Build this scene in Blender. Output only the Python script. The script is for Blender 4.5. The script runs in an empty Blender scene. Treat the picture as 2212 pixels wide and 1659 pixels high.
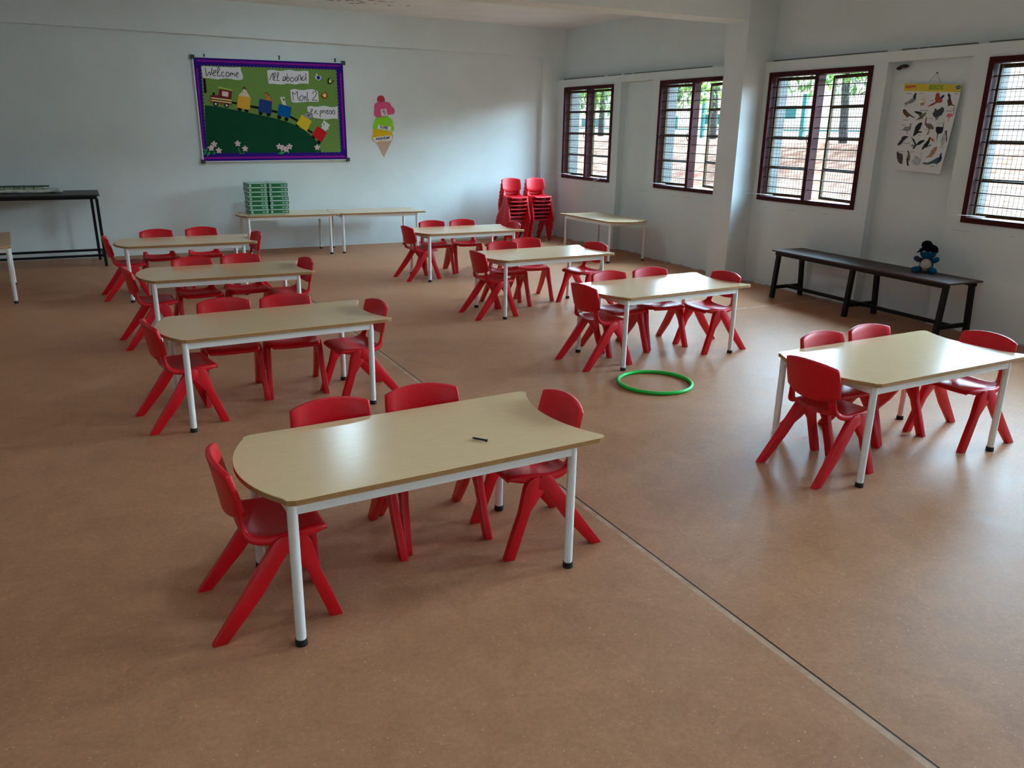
import bpy, bmesh, math, random
from mathutils import Vector, Matrix
C = bpy.context.scene.collection
SC = bpy.context.scene

# ---------------------------------------------------------------- camera, sky, exposure
cam_d = bpy.data.cameras.new('camera'); cam = bpy.data.objects.new('camera', cam_d); C.objects.link(cam)
R_ = Vector((0.88734219, -0.46079778, 0.01700743)); U_ = Vector((0.1244513, 0.27484028, 0.95340164)); F_ = Vector((0.44399969, 0.8438769, -0.30122426))
cam.matrix_world = Matrix(((R_.x, U_.x, -F_.x, 0.0), (R_.y, U_.y, -F_.y, 0.0), (R_.z, U_.z, -F_.z, 1.5), (0, 0, 0, 1)))
cam_d.sensor_fit = 'HORIZONTAL'; cam_d.sensor_width = 36.0; cam_d.lens = 1732.61 / 2212 * 36.0
cam_d.clip_start = 0.05; cam_d.clip_end = 300
SC.camera = cam
SC.view_settings.view_transform = 'Standard'; SC.view_settings.look = 'None'
SC.view_settings.exposure = 0.53; SC.view_settings.gamma = 1.0; SC.view_settings.use_curve_mapping = False
SC.cycles.max_bounces = 7; SC.cycles.diffuse_bounces = 5; SC.cycles.glossy_bounces = 3; SC.cycles.transmission_bounces = 2
SC.cycles.caustics_reflective = False; SC.cycles.caustics_refractive = False
SC.cycles.sample_clamp_indirect = 6.0
SC.cycles.use_denoising = True
SC.cycles.use_adaptive_sampling = True; SC.cycles.adaptive_threshold = 0.03

w = bpy.data.worlds.new('sky'); SC.world = w; w.use_nodes = True
SKY, HAZE, LAMP = 50.0, 1.05, 58.0        # bright sky high up on the window side, hazy horizon, lamp glow
def sky():
    nt = w.node_tree; nt.nodes.clear(); N = nt.nodes.new; L = nt.links.new
    wo = N('ShaderNodeOutputWorld'); wb = N('ShaderNodeBackground'); tc = N('ShaderNodeTexCoord'); sx = N('ShaderNodeSeparateXYZ')
    L(tc.outputs['Generated'], sx.inputs[0])
    def mth(op, a, b=None):
        x = N('ShaderNodeMath'); x.operation = op
        for i, v in enumerate((a, b)):
            if v is None: continue
            if isinstance(v, (int, float)): x.inputs[i].default_value = v
            else: L(v, x.inputs[i])
        return x.outputs[0]
    def smooth(v, a, b):
        x = N('ShaderNodeMapRange'); x.interpolation_type = 'SMOOTHSTEP'; L(v, x.inputs['Value']); x.inputs['From Min'].default_value = a; x.inputs['From Max'].default_value = b; return x.outputs['Result']
    up = smooth(sx.outputs['Z'], 0.075, 0.17)
    hor = mth('SQRT', mth('ADD', mth('MULTIPLY', sx.outputs['X'], sx.outputs['X']), mth('ADD', mth('MULTIPLY', sx.outputs['Y'], sx.outputs['Y']), 1e-5)))
    az = mth('DIVIDE', mth('ADD', mth('MULTIPLY', sx.outputs['X'], 0.985), mth('MULTIPLY', sx.outputs['Y'], 0.17)), hor)
    side = mth('ADD', mth('MULTIPLY', smooth(az, 0.50, 0.90), 0.92), 0.08)
    L(mth('ADD', mth('MULTIPLY', mth('MULTIPLY', up, side), SKY - HAZE), HAZE), wb.inputs['Strength'])
    r = N('ShaderNodeValToRGB'); L(sx.outputs['Z'], r.inputs['Fac'])
    r.color_ramp.elements[0].position = 0.06; r.color_ramp.elements[0].color = (0.94, 1.0, 0.99, 1); r.color_ramp.elements[1].position = 0.30; r.color_ramp.elements[1].color = (0.575, 0.97, 1.26, 1)
    L(r.outputs['Color'], wb.inputs['Color']); L(wb.outputs[0], wo.inputs['Surface'])
sky()

# room numbers (metres): camera stands at x=0, y=0
XP, XR, XU, XO = 6.20, 6.29, 6.30, 6.46        # right wall: window panels, recesses, upper wall, outer face
YB, YC = 10.60, 10.53                          # back wall panel, its beam and column face
XL, YF, ZC = -3.6, -3.4, 2.87                  # left wall, front wall, ceiling
WZ0, WZ1, WW = 0.8625, 2.091, 1.222
WY = [9.121, 6.930, 5.166, 2.897, 1.10, -1.10]  # near edges of the windows
LEDGE, RTOP = 2.193, 2.109

# daylight portals in the window openings (they emit nothing, they steer sky sampling)
def portal(name, loc, rot, sx_, sy_):
    d = bpy.data.lights.new(name, 'AREA'); d.shape = 'RECTANGLE'; d.size = sx_; d.size_y = sy_; d.cycles.is_portal = True
    o = bpy.data.objects.new(name, d); C.objects.link(o); o.location = loc; o.rotation_euler = rot
for y0 in WY:
    portal('window_daylight', (XO + 0.01, y0 + WW / 2, (WZ0 + WZ1) / 2), (0, math.radians(90), 0), WZ1 - WZ0, WW)

# ---------------------------------------------------------------- materials
def lin(c):
    return tuple(((v / 255.0) / 12.92 if v / 255.0 <= 0.04045 else ((v / 255.0 + 0.055) / 1.055) ** 2.4) for v in c)
MATS = {}
def mat(name, rgb, rough=0.5, var=0.0, scale=20.0, bump=0.0, bscale=None, spec=0.5, metal=0.0, stretch=None, rgb2=None, detail=4.0):
    if name in MATS: return MATS[name]
    m = bpy.data.materials.new(name); m.use_nodes = True; t = m.node_tree
    b = t.nodes['Principled BSDF']
    b.inputs['Roughness'].default_value = rough; b.inputs['Specular IOR Level'].default_value = spec; b.inputs['Metallic'].default_value = metal
    a = lin(rgb)
    co = t.nodes.new('ShaderNodeTexCoord'); mp = t.nodes.new('ShaderNodeMapping'); t.links.new(co.outputs['Object'], mp.inputs[0])
    if stretch: mp.inputs['Scale'].default_value = stretch
    n = t.nodes.new('ShaderNodeTexNoise'); n.inputs['Scale'].default_value = scale; n.inputs['Detail'].default_value = detail
    t.links.new(mp.outputs[0], n.inputs['Vector'])
    r = t.nodes.new('ShaderNodeValToRGB')
    c2 = lin(rgb2) if rgb2 else tuple(max(0, v * (1 - var)) for v in a)
    c1 = a if rgb2 else tuple(min(1, v * (1 + var * 0.6)) for v in a)
    r.color_ramp.elements[0].position = 0.35; r.color_ramp.elements[1].position = 0.68
    r.color_ramp.elements[0].color = (*c2, 1); r.color_ramp.elements[1].color = (*c1, 1)
    t.links.new(n.outputs['Fac'], r.inputs['Fac']); t.links.new(r.outputs['Color'], b.inputs['Base Color'])
    if bump:
        n2 = t.nodes.new('ShaderNodeTexNoise'); n2.inputs['Scale'].default_value = bscale or scale; n2.inputs['Detail'].default_value = 5
        t.links.new(mp.outputs[0], n2.inputs['Vector'])
        bp = t.nodes.new('ShaderNodeBump'); bp.inputs['Strength'].default_value = bump; bp.inputs['Distance'].default_value = 0.01
        t.links.new(n2.outputs['Fac'], bp.inputs['Height']); t.links.new(bp.outputs[0], b.inputs['Normal'])
    MATS[name] = m; return m

def floor_material():
    m = bpy.data.materials.new('brown linoleum'); m.use_nodes = True; t = m.node_tree; b = t.nodes['Principled BSDF']
    N = t.nodes.new; L = t.links.new
    co = N('ShaderNodeTexCoord')
    def noise(scale, detail, rough=0.6, vec=None, dist=0.0):
        n = N('ShaderNodeTexNoise'); n.inputs['Scale'].default_value = scale; n.inputs['Detail'].default_value = detail
        n.inputs['Roughness'].default_value = rough; n.inputs['Distortion'].default_value = dist; L(vec or co.outputs['Object'], n.inputs['Vector']); return n
    def ramp(fac, p0, c0, p1, c1):
        r = N('ShaderNodeValToRGB'); r.color_ramp.elements[0].position = p0; r.color_ramp.elements[1].position = p1
        r.color_ramp.elements[0].color = (*c0, 1); r.color_ramp.elements[1].color = (*c1, 1); L(fac, r.inputs['Fac']); return r
    def mix(fac, a, bb, blend='MIX'):
        x = N('ShaderNodeMix'); x.data_type = 'RGBA'; x.blend_type = blend
        if isinstance(fac, float): x.inputs['Factor'].default_value = fac
        else: L(fac, x.inputs['Factor'])
        for s, v in (('A', a), ('B', bb)):
            k = [i for i in x.inputs if i.name == s and i.type == 'RGBA'][0]
            if isinstance(v, tuple): k.default_value = (*v, 1)
            else: L(v, k)
        return [o for o in x.outputs if o.type == 'RGBA'][0]
    fine = noise(55, 10, 0.8, dist=0.3); mid = noise(6, 8, 0.7, dist=0.8); big = noise(0.9, 3)
    base = ramp(fine.outputs['Fac'], 0.36, lin((169, 117, 86)), 0.68, lin((188, 136, 102)))
    m2 = ramp(mid.outputs['Fac'], 0.35, (0.88, 0.86, 0.85), 0.65, (1.06, 1.06, 1.06))
    c = mix(1.0, base.outputs['Color'], m2.outputs['Color'], 'MULTIPLY')
    m3 = ramp(big.outputs['Fac'], 0.3, (0.92, 0.90, 0.88), 0.7, (1.05, 1.05, 1.05))
    c = mix(1.0, c, m3.outputs['Color'], 'MULTIPLY')
    sp = noise(120, 2, 0.5); spr = ramp(sp.outputs['Fac'], 0.68, (0, 0, 0), 0.74, (1, 1, 1))
    c = mix(spr.outputs['Color'], c, lin((212, 178, 154)))
    s = N('ShaderNodeSeparateXYZ'); L(co.outputs['Object'], s.inputs[0])
    def band(axis, centre, half):
        a = N('ShaderNodeMath'); a.operation = 'SUBTRACT'; L(s.outputs[axis], a.inputs[0]); a.inputs[1].default_value = centre
        d = N('ShaderNodeMath'); d.operation = 'ABSOLUTE'; L(a.outputs[0], d.inputs[0])
        e = N('ShaderNodeMath'); e.operation = 'LESS_THAN'; L(d.outputs[0], e.inputs[0]); e.inputs[1].default_value = half; return e.outputs[0]
    pn = noise(14, 5, 0.7)
    def faint(bandout, lo, hi):
        r = ramp(pn.outputs['Fac'], lo, (0, 0, 0), hi, (1, 1, 1)); x = N('ShaderNodeMath'); x.operation = 'MULTIPLY'
        L(bandout, x.inputs[0]); L(r.outputs['Color'], x.inputs[1]); return x.outputs[0]
    c = mix(faint(band('X', 1.701, 0.011), 0.30, 0.75), c, lin((196, 164, 138)))
    gx = N('ShaderNodeMath'); gx.operation = 'GREATER_THAN'; L(s.outputs['X'], gx.inputs[0]); gx.inputs[1].default_value = 4.9
    yb = N('ShaderNodeMath'); yb.operation = 'MULTIPLY'; L(band('Y', 5.36, 0.012), yb.inputs[0]); L(gx.outputs[0], yb.inputs[1])
    c = mix(faint(yb.outputs[0], 0.35, 0.65), c, lin((205, 182, 165)))
    c = mix(band('X', 1.717, 0.0034), c, lin((48, 36, 32)))
    L(c, b.inputs['Base Color'])
    rr = ramp(mid.outputs['Fac'], 0.3, (0.40,) * 3, 0.7, (0.50,) * 3); b.inputs['Specular IOR Level'].default_value = 0.07; L(rr.outputs['Color'], b.inputs['Roughness'])
    bp = N('ShaderNodeBump'); bp.inputs['Strength'].default_value = 0.05; bp.inputs['Distance'].default_value = 0.002
    L(fine.outputs['Fac'], bp.inputs['Height']); L(bp.outputs[0], b.inputs['Normal'])
    return m

def ceiling_material():
    m = mat('ceiling paint', (240, 244, 244), 0.8, 0.04, 3.0, 0.15, 30); t = m.node_tree; b = t.nodes['Principled BSDF']
    src = b.inputs['Base Color'].links[0].from_socket
    co = t.nodes.new('ShaderNodeTexCoord'); mp = t.nodes.new('ShaderNodeMapping'); t.links.new(co.outputs['Object'], mp.inputs[0])
    mp.inputs['Location'].default_value = (-2.6, -9.55, 0); mp.inputs['Scale'].default_value = (1, 1, 1)
    sp = t.nodes.new('ShaderNodeSeparateXYZ'); t.links.new(mp.outputs[0], sp.inputs[0])
    def mth(op, a, bb=None):
        x = t.nodes.new('ShaderNodeMath'); x.operation = op
        for i, v in enumerate((a, bb)):
            if v is None: continue
            if isinstance(v, (int, float)): x.inputs[i].default_value = v
            else: t.links.new(v, x.inputs[i])
        return x.outputs[0]
    rad = mth('SQRT', mth('ADD', mth('POWER', mth('MULTIPLY', sp.outputs['X'], 0.8), 2), mth('POWER', mth('MULTIPLY', sp.outputs['Y'], 1.6), 2)))
    n = t.nodes.new('ShaderNodeTexNoise'); n.inputs['Scale'].default_value = 7; n.inputs['Detail'].default_value = 8; n.inputs['Roughness'].default_value = 0.75
    t.links.new(co.outputs['Object'], n.inputs['Vector'])
    f = mth('GREATER_THAN', mth('SUBTRACT', n.outputs['Fac'], mth('MULTIPLY', rad, 0.22)), 0.44)
    x = t.nodes.new('ShaderNodeMix'); x.data_type = 'RGBA'; t.links.new(f, x.inputs[0])
    ia = [i for i in x.inputs if i.type == 'RGBA']; t.links.new(src, ia[0]); ia[1].default_value = (*lin((150, 148, 142)), 1)
    t.links.new([o for o in x.outputs if o.type == 'RGBA'][0], b.inputs['Base Color'])
    return m

def wall_right_material():
    m = mat('white wall paint right', (213, 223, 224), 0.75, 0.035, 2.2, 0.12, 45); t = m.node_tree; b = t.nodes['Principled BSDF']; N = t.nodes.new; L = t.links.new
    src = b.inputs['Base Color'].links[0].from_socket
    co = N('ShaderNodeTexCoord'); s = N('ShaderNodeSeparateXYZ'); L(co.outputs['Object'], s.inputs[0])
    n = N('ShaderNodeTexNoise'); n.inputs['Scale'].default_value = 5; n.inputs['Detail'].default_value = 8; L(co.outputs['Object'], n.inputs['Vector'])
    def mth(op, a, bb):
        x = N('ShaderNodeMath'); x.operation = op
        for i, v in enumerate((a, bb)):
            if isinstance(v, (int, float)): x.inputs[i].default_value = v
            else: L(v, x.inputs[i])
        return x.outputs[0]
    wob = mth('MULTIPLY', mth('SUBTRACT', n.outputs['Fac'], 0.5), 0.05)
    def line(z, half, lo):     # broken grime line at a height
        a = mth('LESS_THAN', mth('ABSOLUTE', mth('SUBTRACT', mth('ADD', s.outputs['Z'], wob if half < 0.01 else 0.0), z), 0.0), half)
        return mth('MULTIPLY', a, mth('GREATER_THAN', n.outputs['Fac'], lo))
    c = src
    for msk, col, k in ((line(2.203, 0.011, 0.40), (70, 72, 68), 0.85), (line(0.80, 0.004, 0.55), (165, 171, 170), 0.45), (mth('LESS_THAN', s.outputs['Z'], mth('MULTIPLY', mth('SUBTRACT', n.outputs['Fac'], 0.44), 0.10)), (120, 112, 104), 0.6)):
        x = N('ShaderNodeMix'); x.data_type = 'RGBA'; L(mth('MULTIPLY', msk, k), x.inputs[0]); ia = [i for i in x.inputs if i.type == 'RGBA']
        L(c, ia[0]); ia[1].default_value = (*lin(col), 1); c = [o for o in x.outputs if o.type == 'RGBA'][0]
    L(c, b.inputs['Base Color'])
    return m

M_FLOOR = floor_material()
M_CEIL = ceiling_material()
M_WALL = mat('white wall paint', (226, 235, 234), 0.75, 0.035, 2.2, 0.12, 45)
M_WALLR = wall_right_material()
M_PILL = mat('white pillar paint', (213, 223, 224), 0.75, 0.035, 2.2, 0.12, 45)
M_RED = mat('red plastic', (204, 8, 26), 0.40, 0.05, 60, 0.05, 300, spec=0.38)
M_WOOD = mat('beech laminate', (222, 187, 146), 0.19, 0, 9, 0.02, 60, stretch=(1.2, 26, 26), rgb2=(214, 178, 136), detail=6, spec=0.38)
M_EDGE = mat('beech edge band', (164, 122, 76), 0.45, 0.08, 30)
M_WHITE = mat('white powder coat', (228, 229, 226), 0.35, 0.02, 30)
M_CAP = mat('black rubber cap', (18, 18, 18), 0.6, 0.1, 40)
M_BLACK = mat('black painted steel', (18, 15, 15), 0.6, 0.15, 30, spec=0.25)
M_BENCH = mat('dark sunmica', (66, 48, 44), 0.5, 0.12, 30, spec=0.3)
M_FRAME = mat('maroon window paint', (62, 9, 14), 0.6, 0.15, 25, spec=0.2)
M_SASH = mat('old varnished sash', (74, 58, 30), 0.7, 0.3, 18, spec=0.2)
M_WIRE = mat('dark wire', (48, 44, 42), 0.5, 0.1, 50)
M_ALU = mat('aluminium rail', (226, 228, 230), 0.4, 0.03, 40)
M_GREYP = mat('dark grey plastic', (58, 60, 64), 0.5, 0.08, 40)
M_OUT = mat('outer wall plaster', (150, 152, 146), 0.9, 0.08, 6, 0.1, 40)

# ---------------------------------------------------------------- helpers
class MB:
    def __init__(s): s.bm = bmesh.new()
    def box(s, x0, x1, y0, y1, z0, z1, mi=0):
        v = [s.bm.verts.new((x, y, z)) for z in (z0, z1) for y in (y0, y1) for x in (x0, x1)]
        for f in ((0, 2, 3, 1), (4, 5, 7, 6), (0, 1, 5, 4), (2, 6, 7, 3), (0, 4, 6, 2), (1, 3, 7, 5)):
            q = s.bm.faces.new([v[i] for i in f]); q.material_index = mi
        return s
    def beam(s, a, b, wx, wy, up=(0, 0, 1), mi=0):      # square bar between two points
        a, b = Vector(a), Vector(b); d = (b - a).normalized(); up = Vector(up)
        if abs(d.dot(up)) > 0.98: up = Vector((0, 1, 0))
        u = d.cross(up).normalized(); v = u.cross(d).normalized()
        vs = [s.bm.verts.new(p + u * (i * wx / 2) + v * (j * wy / 2)) for p in (a, b) for i, j in ((-1, -1), (1, -1), (1, 1), (-1, 1))]
        for f in ((3, 2, 1, 0), (4, 5, 6, 7), (0, 1, 5, 4), (1, 2, 6, 5), (2, 3, 7, 6), (3, 0, 4, 7)):
            q = s.bm.faces.new([vs[i] for i in f]); q.material_index = mi
        return s
    def tube(s, pts, rad, n=10, closed=False, mi=0, smooth=True):
        pts = [Vector(p) for p in pts]; k = len(pts); rings = []
        rads = rad if isinstance(rad, (list, tuple)) else [rad] * k
        ref = None
        for i, p in enumerate(pts):
            if closed: d = (pts[(i + 1) % k] - pts[i - 1]).normalized()
            else: d = (pts[min(i + 1, k - 1)] - pts[max(i - 1, 0)]).normalized()
            if ref is None: ref = Vector((0, 0, 1)) if abs(d.z) < 0.9 else Vector((1, 0, 0))
            u = d.cross(ref).normalized(); v = u.cross(d).normalized(); ref = v
            rings.append([s.bm.verts.new(p + (u * math.cos(2 * math.pi * j / n) + v * math.sin(2 * math.pi * j / n)) * rads[i]) for j in range(n)])
        for i in range(k if closed else k - 1):
            a, b = rings[i], rings[(i + 1) % k]
            for j in range(n):
                f = s.bm.faces.new((a[j], a[(j + 1) % n], b[(j + 1) % n], b[j])); f.material_index = mi; f.smooth = smooth
        if not closed:
            for r in (list(reversed(rings[0])), rings[-1]):
                f = s.bm.faces.new(r); f.material_index = mi
        return s
    def prism(s, pts, axis, a, b, mi=0):                # polygon in the plane normal to axis, between a and b
        def P(p, h):
            return {'X': (h, p[0], p[1]), 'Y': (p[0], h, p[1]), 'Z': (p[0], p[1], h)}[axis]
        lo = [s.bm.verts.new(P(p, a)) for p in pts]; hi = [s.bm.verts.new(P(p, b)) for p in pts]
        n = len(pts); fs = [s.bm.faces.new(lo), s.bm.faces.new(list(reversed(hi)))]
        for i in range(n): fs.append(s.bm.faces.new((lo[i], hi[i], hi[(i + 1) % n], lo[(i + 1) % n])))
        for f in fs: f.material_index = mi
        return s
    def ball(s, c, r, seg=16, rings=10, mi=0, rot=None):
        r = (r, r, r) if isinstance(r, (int, float)) else r
        m = Matrix.Translation(c) @ (rot or Matrix.Identity(4)) @ Matrix.Diagonal((*r, 1))
        o = bmesh.ops.create_uvsphere(s.bm, u_segments=seg, v_segments=rings, radius=1, matrix=m)
        for v in o['verts']:
            for f in v.link_faces: f.smooth = True; f.material_index = mi
        return s
    def disc(s, c, r, axis, a, b, n=20, mi=0):
        return s.prism([(c[0] + r * math.cos(2 * math.pi * i / n), c[1] + r * math.sin(2 * math.pi * i / n)) for i in range(n)], axis, a, b, mi)
    def bevel(s, off, seg=2, angle=30):
        e = [x for x in s.bm.edges if len(x.link_faces) == 2 and x.calc_face_angle(0) > math.radians(angle)]
        bmesh.ops.bevel(s.bm, geom=e, offset=off, segments=seg, affect='EDGES', profile=0.5, clamp_overlap=True); return s
    def mesh(s, name, mats, smooth=None):
        bmesh.ops.recalc_face_normals(s.bm, faces=s.bm.faces)
        me = bpy.data.meshes.new(name); s.bm.to_mesh(me); s.bm.free()
        for m in (mats if isinstance(mats, (list, tuple)) else [mats]): me.materials.append(m)
        if smooth: me.shade_smooth(); me.set_sharp_from_angle(angle=math.radians(smooth))
        return me
    def build(s, name, mats, parent=None, smooth=None):
        if parent is not None:
            off = wloc(parent); bmesh.ops.translate(s.bm, verts=s.bm.verts, vec=-off)
        return link(name, s.mesh(name, mats, smooth), parent)
def wloc(o):
    v = Vector(o.location)
    while o.parent: o = o.parent; v += Vector(o.location)
    return v
def link(name, me, parent=None):
    o = bpy.data.objects.new(name, me); C.objects.link(o)
    if parent is not None: o.parent = parent
    return o
def tag(o, label=None, cat=None, group=None, kind=None):
    for k, v in (('label', label), ('category', cat), ('group', group), ('kind', kind)):
        if v: o[k] = v
    return o
def empty(name, loc, label=None, cat=None, group=None, rz=0.0, kind=None):
    o = bpy.data.objects.new(name, None); C.objects.link(o); o.location = loc; o.rotation_euler = (0, 0, rz); o.empty_display_size = 0.1
    return tag(o, label, cat, group, kind)
def dup(src, loc, rz, label, group=None, scale=None):
    r = src.copy(); C.objects.link(r); r.location = loc; r.rotation_euler = (0, 0, rz); r['label'] = label
    if group: r['group'] = group
    for ch in list(src.children):
        c = ch.copy(); C.objects.link(c); c.parent = r
        for g in list(ch.children):
            d = g.copy(); C.objects.link(d); d.parent = c
    return r
def baked(o):                                            # replace a helper object by its evaluated mesh
    dg = bpy.context.evaluated_depsgraph_get(); dg.update()
    me = bpy.data.meshes.new_from_object(o.evaluated_get(dg)); bpy.data.objects.remove(o); return me
def struct(name, mb, mats, smooth=None, parent=None):
    o = mb.build(name, mats, parent, smooth)
    if parent is None: o['kind'] = 'structure'
    return o
def text_mesh(body, h, m, align='CENTER', bold=0.0, shear=0.0, sx=1.0):   # lettering as a flat mesh in the XY plane
    cu = bpy.data.curves.new('lettering', 'FONT'); cu.body = body; cu.size = h / 0.72; cu.align_x = align; cu.align_y = 'CENTER'; cu.extrude = 0.0006; cu.offset = bold; cu.shear = shear
    cu.resolution_u = 3
    o = bpy.data.objects.new('lettering', cu); C.objects.link(o); me = baked(o)
    for v in me.vertices: v.co.x *= sx
    me.materials.clear(); me.materials.append(m); return me

# ---------------------------------------------------------------- the room
def slab(mb, axis, a, b, u0, u1, v0, v1, holes):
    """wall slab between a and b along axis, over the rectangle u0..u1 x v0..v1, with rectangular holes (u0,u1,v0,v1)"""
    us = sorted({u0, u1, *[min(max(h[i], u0), u1) for h in holes for i in (0, 1)]}); vs = sorted({v0, v1, *[min(max(h[i], v0), v1) for h in holes for i in (2, 3)]})
    def solid(i, j):
        if not (0 <= i < len(us) - 1 and 0 <= j < len(vs) - 1): return False
        cu, cv = (us[i] + us[i + 1]) / 2, (vs[j] + vs[j + 1]) / 2
        return not any(h[0] < cu < h[1] and h[2] < cv < h[3] for h in holes)
    P = (lambda h, u, v: (h, u, v)) if axis == 'X' else (lambda h, u, v: (u, h, v))
    cache = {}
    def V(h, i, j):
        k = (h, i, j)
        if k not in cache: cache[k] = mb.bm.verts.new(P(h, us[i], vs[j]))
        return cache[k]
    for i in range(len(us) - 1):
        for j in range(len(vs) - 1):
            if not solid(i, j): continue
            for h in (a, b): mb.bm.faces.new((V(h, i, j), V(h, i + 1, j), V(h, i + 1, j + 1), V(h, i, j + 1)))
            for (di, dj), e in (((-1, 0), ((i, j), (i, j + 1))), ((1, 0), ((i + 1, j), (i + 1, j + 1))), ((0, -1), ((i, j), (i + 1, j))), ((0, 1), ((i, j + 1), (i + 1, j + 1)))):
                if not solid(i + di, j + dj): mb.bm.faces.new((V(a, *e[0]), V(a, *e[1]), V(b, *e[1]), V(b, *e[0])))

f = MB(); f.box(XL - 0.2, XO, YF - 0.2, YB + 0.25, -0.12, 0.0); struct('floor', f, M_FLOOR)
f = MB(); f.box(XL - 0.2, XO, YF - 0.2, YB + 0.25, ZC, ZC + 0.15); struct('ceiling', f, M_CEIL)

wh = [(y, y + WW, WZ0, WZ1) for y in WY]
f = MB()
slab(f, 'X', XR, XO, YF, YB + 0.2, 0.0, ZC, wh)                          # main wall at the depth of the recesses
rec = [(8.294, 8.967, -1, RTOP), (4.265, 5.024, -1, RTOP), (2.36, 2.66, -1, 9), (0.2, 0.93, -1, RTOP), (6.46, 6.76, -1, 9)]
slab(f, 'X', XP, XR, YF, YC + 0.06, 0.0, LEDGE, wh + rec)                # thicker panels round the windows, up to the ledge
M_REV = mat('darkened reveal plaster', (92, 94, 92), 0.9, 0.1, 8)
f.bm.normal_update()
for q in f.bm.faces:                                                     # outer window reveals: shade put into a darker grey against the bright sky
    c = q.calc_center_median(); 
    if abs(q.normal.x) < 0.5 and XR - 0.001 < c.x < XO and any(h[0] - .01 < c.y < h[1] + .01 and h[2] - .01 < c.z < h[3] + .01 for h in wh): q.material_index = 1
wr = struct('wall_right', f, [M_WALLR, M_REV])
f = MB(); f.box(5.92, XR + 0.05, 6.459, 6.757, 0, ZC); struct('pillar', f, M_PILL)
f = MB(); f.box(5.92, XR + 0.05, 2.36, 2.66, 0, ZC); o = struct('pillar', f, M_PILL)
f = MB()
f.prism([(5.93, 6.459), (5.93, 6.757), (2.0, 6.98), (XL, 7.30), (XL, 6.99), (2.0, 6.69)], 'Z', 2.555, ZC); struct('beam', f, M_WALL)
f = MB(); f.box(XL, 5.93, 2.30, 2.60, 2.555, ZC); struct('beam', f, M_WALL)
f = MB()
f.box(XL - 0.2, XR, YB, YB + 0.2, 0, ZC)
f.box(XL, XU, YC, YB + 0.05, 2.49, ZC)
f.box(5.95, XU, YC, YB + 0.05, 0, 2.49)
struct('wall_back', f, M_WALL)
f = MB(); f.box(XL - 0.2, XL, YF, YB, 0, ZC); struct('wall_left', f, M_WALL)
f = MB(); slab(f, 'Y', YF - 0.2, YF, XL, XO, 0.0, ZC, [(-1.4, -0.5, -1, 2.1)]); struct('wall_front', f, M_WALL)
portal('doorway_daylight', (-0.95, YF - 0.21, 1.05), (math.radians(90), 0, 0), 0.9, 2.1)

# windows: maroon steel frame, mullion, security bars, outward sashes with wire mesh
def make_window(n, y0, left_open=4.0, right_open=9.0):
    y1, z0, z1 = y0 + WW, WZ0, WZ1
    w_ = empty('window_%d' % n, (XP, y0, z0), kind='structure')
    fw, d0, d1 = 0.042, XP - 0.012, XP + 0.085
    f = MB()
    f.box(d0, d1, y0, y0 + fw, z0, z1); f.box(d0, d1, y1 - fw, y1, z0, z1)
    f.box(d0, d1, y0 + fw, y1 - fw, z1 - fw, z1); f.box(d0 - 0.004, d1, y0 + fw, y1 - fw, z0, z0 + fw)
    f.bevel(0.004, 1); f.build('window_frame', M_FRAME, w_)
    ym = (y0 + y1) / 2
    f = MB(); f.box(d0 + 0.004, d1, ym - 0.022, ym + 0.022, z0 + fw, z1 - fw); f.bevel(0.003, 1); f.build('mullion', M_FRAME, w_)
    f = MB()
    for k in range(1, 12):
        z = z0 + fw + (z1 - z0 - 2 * fw) * k / 12
        f.tube([(XP + 0.022, y0 + fw - 0.01, z), (XP + 0.022, y1 - fw + 0.01, z)], 0.0048, 6)
    f.build('security_grille', M_WIRE, w_)
    for side, ang in ((1, left_open), (-1, right_open)):         # far leaf hinged at the far jamb, near leaf at the near jamb
        hy = (y1 - fw - 0.004) if side > 0 else (y0 + fw + 0.004)
        wd = ym - 0.024 - y0 - fw - 0.006; hx = XP + 0.066
        a = math.radians(ang)
        def P(t, z, off=0.0):                                    # t from hinge 0 to free edge wd
            return (hx + t * math.sin(a) + off * math.cos(a), hy - side * (t * math.cos(a) - off * math.sin(a)), z)
        f = MB(); sb, st = 0.028, 0.02
        for t in (sb / 2, wd - sb / 2): f.beam(P(t, z0 + fw + 0.006), P(t, z1 - fw - 0.006), st, sb, up=(1, 0, 0))
        zs = [z0 + fw + 0.02] + [z0 + fw + (z1 - z0 - 2 * fw) * k / 4 for k in (1, 2, 3)] + [z1 - fw - 0.02]
        for z in zs: f.beam(P(sb, z), P(wd - sb, z), st, sb)
        leaf = f.build('sash', M_SASH, w_)
        f = MB(); k = int(wd / 0.034)
        for i in range(1, k): f.beam(P(wd * i / k, z0 + fw + 0.02, 0.012), P(wd * i / k, z1 - fw - 0.02, 0.012), 0.0026, 0.0026, up=(1, 0, 0))
        k = 33
        for i in range(1, k):
            z = z0 + fw + (z1 - z0 - 2 * fw) * i / k; f.beam(P(0.01, z, 0.012), P(wd - 0.01, z, 0.012), 0.0026, 0.0026)
        f.build('wire_mesh', M_WIRE, leaf)
    f = MB()                                                     # casement stay rods poking into the room
    f.tube([(XP + 0.05, y1 - fw - 0.12, z0 + fw + 0.012), (XP - 0.11, y1 + 0.05, z0 + fw + 0.02)], 0.004, 6); f.build('casement_stay', M_ALU, w_)
    if n == 1:
        f = MB(); f.tube([(XP + 0.05, y0 + 0.10, z0 + fw + 0.02), (XP - 0.06, y0 + 0.30, z0 + 0.012)], 0.0045, 6); f.build('casement_stay', M_ALU, w_)
    f = MB(); f.tube([(XP - 0.014, ym, 1.50), (XP - 0.035, ym + 0.012, 1.505), (XP - 0.04, ym + 0.012, 1.46), (XP - 0.03, ym, 1.42)], 0.004, 6); f.build('latch', M_WIRE, w_)
    return w_
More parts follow.
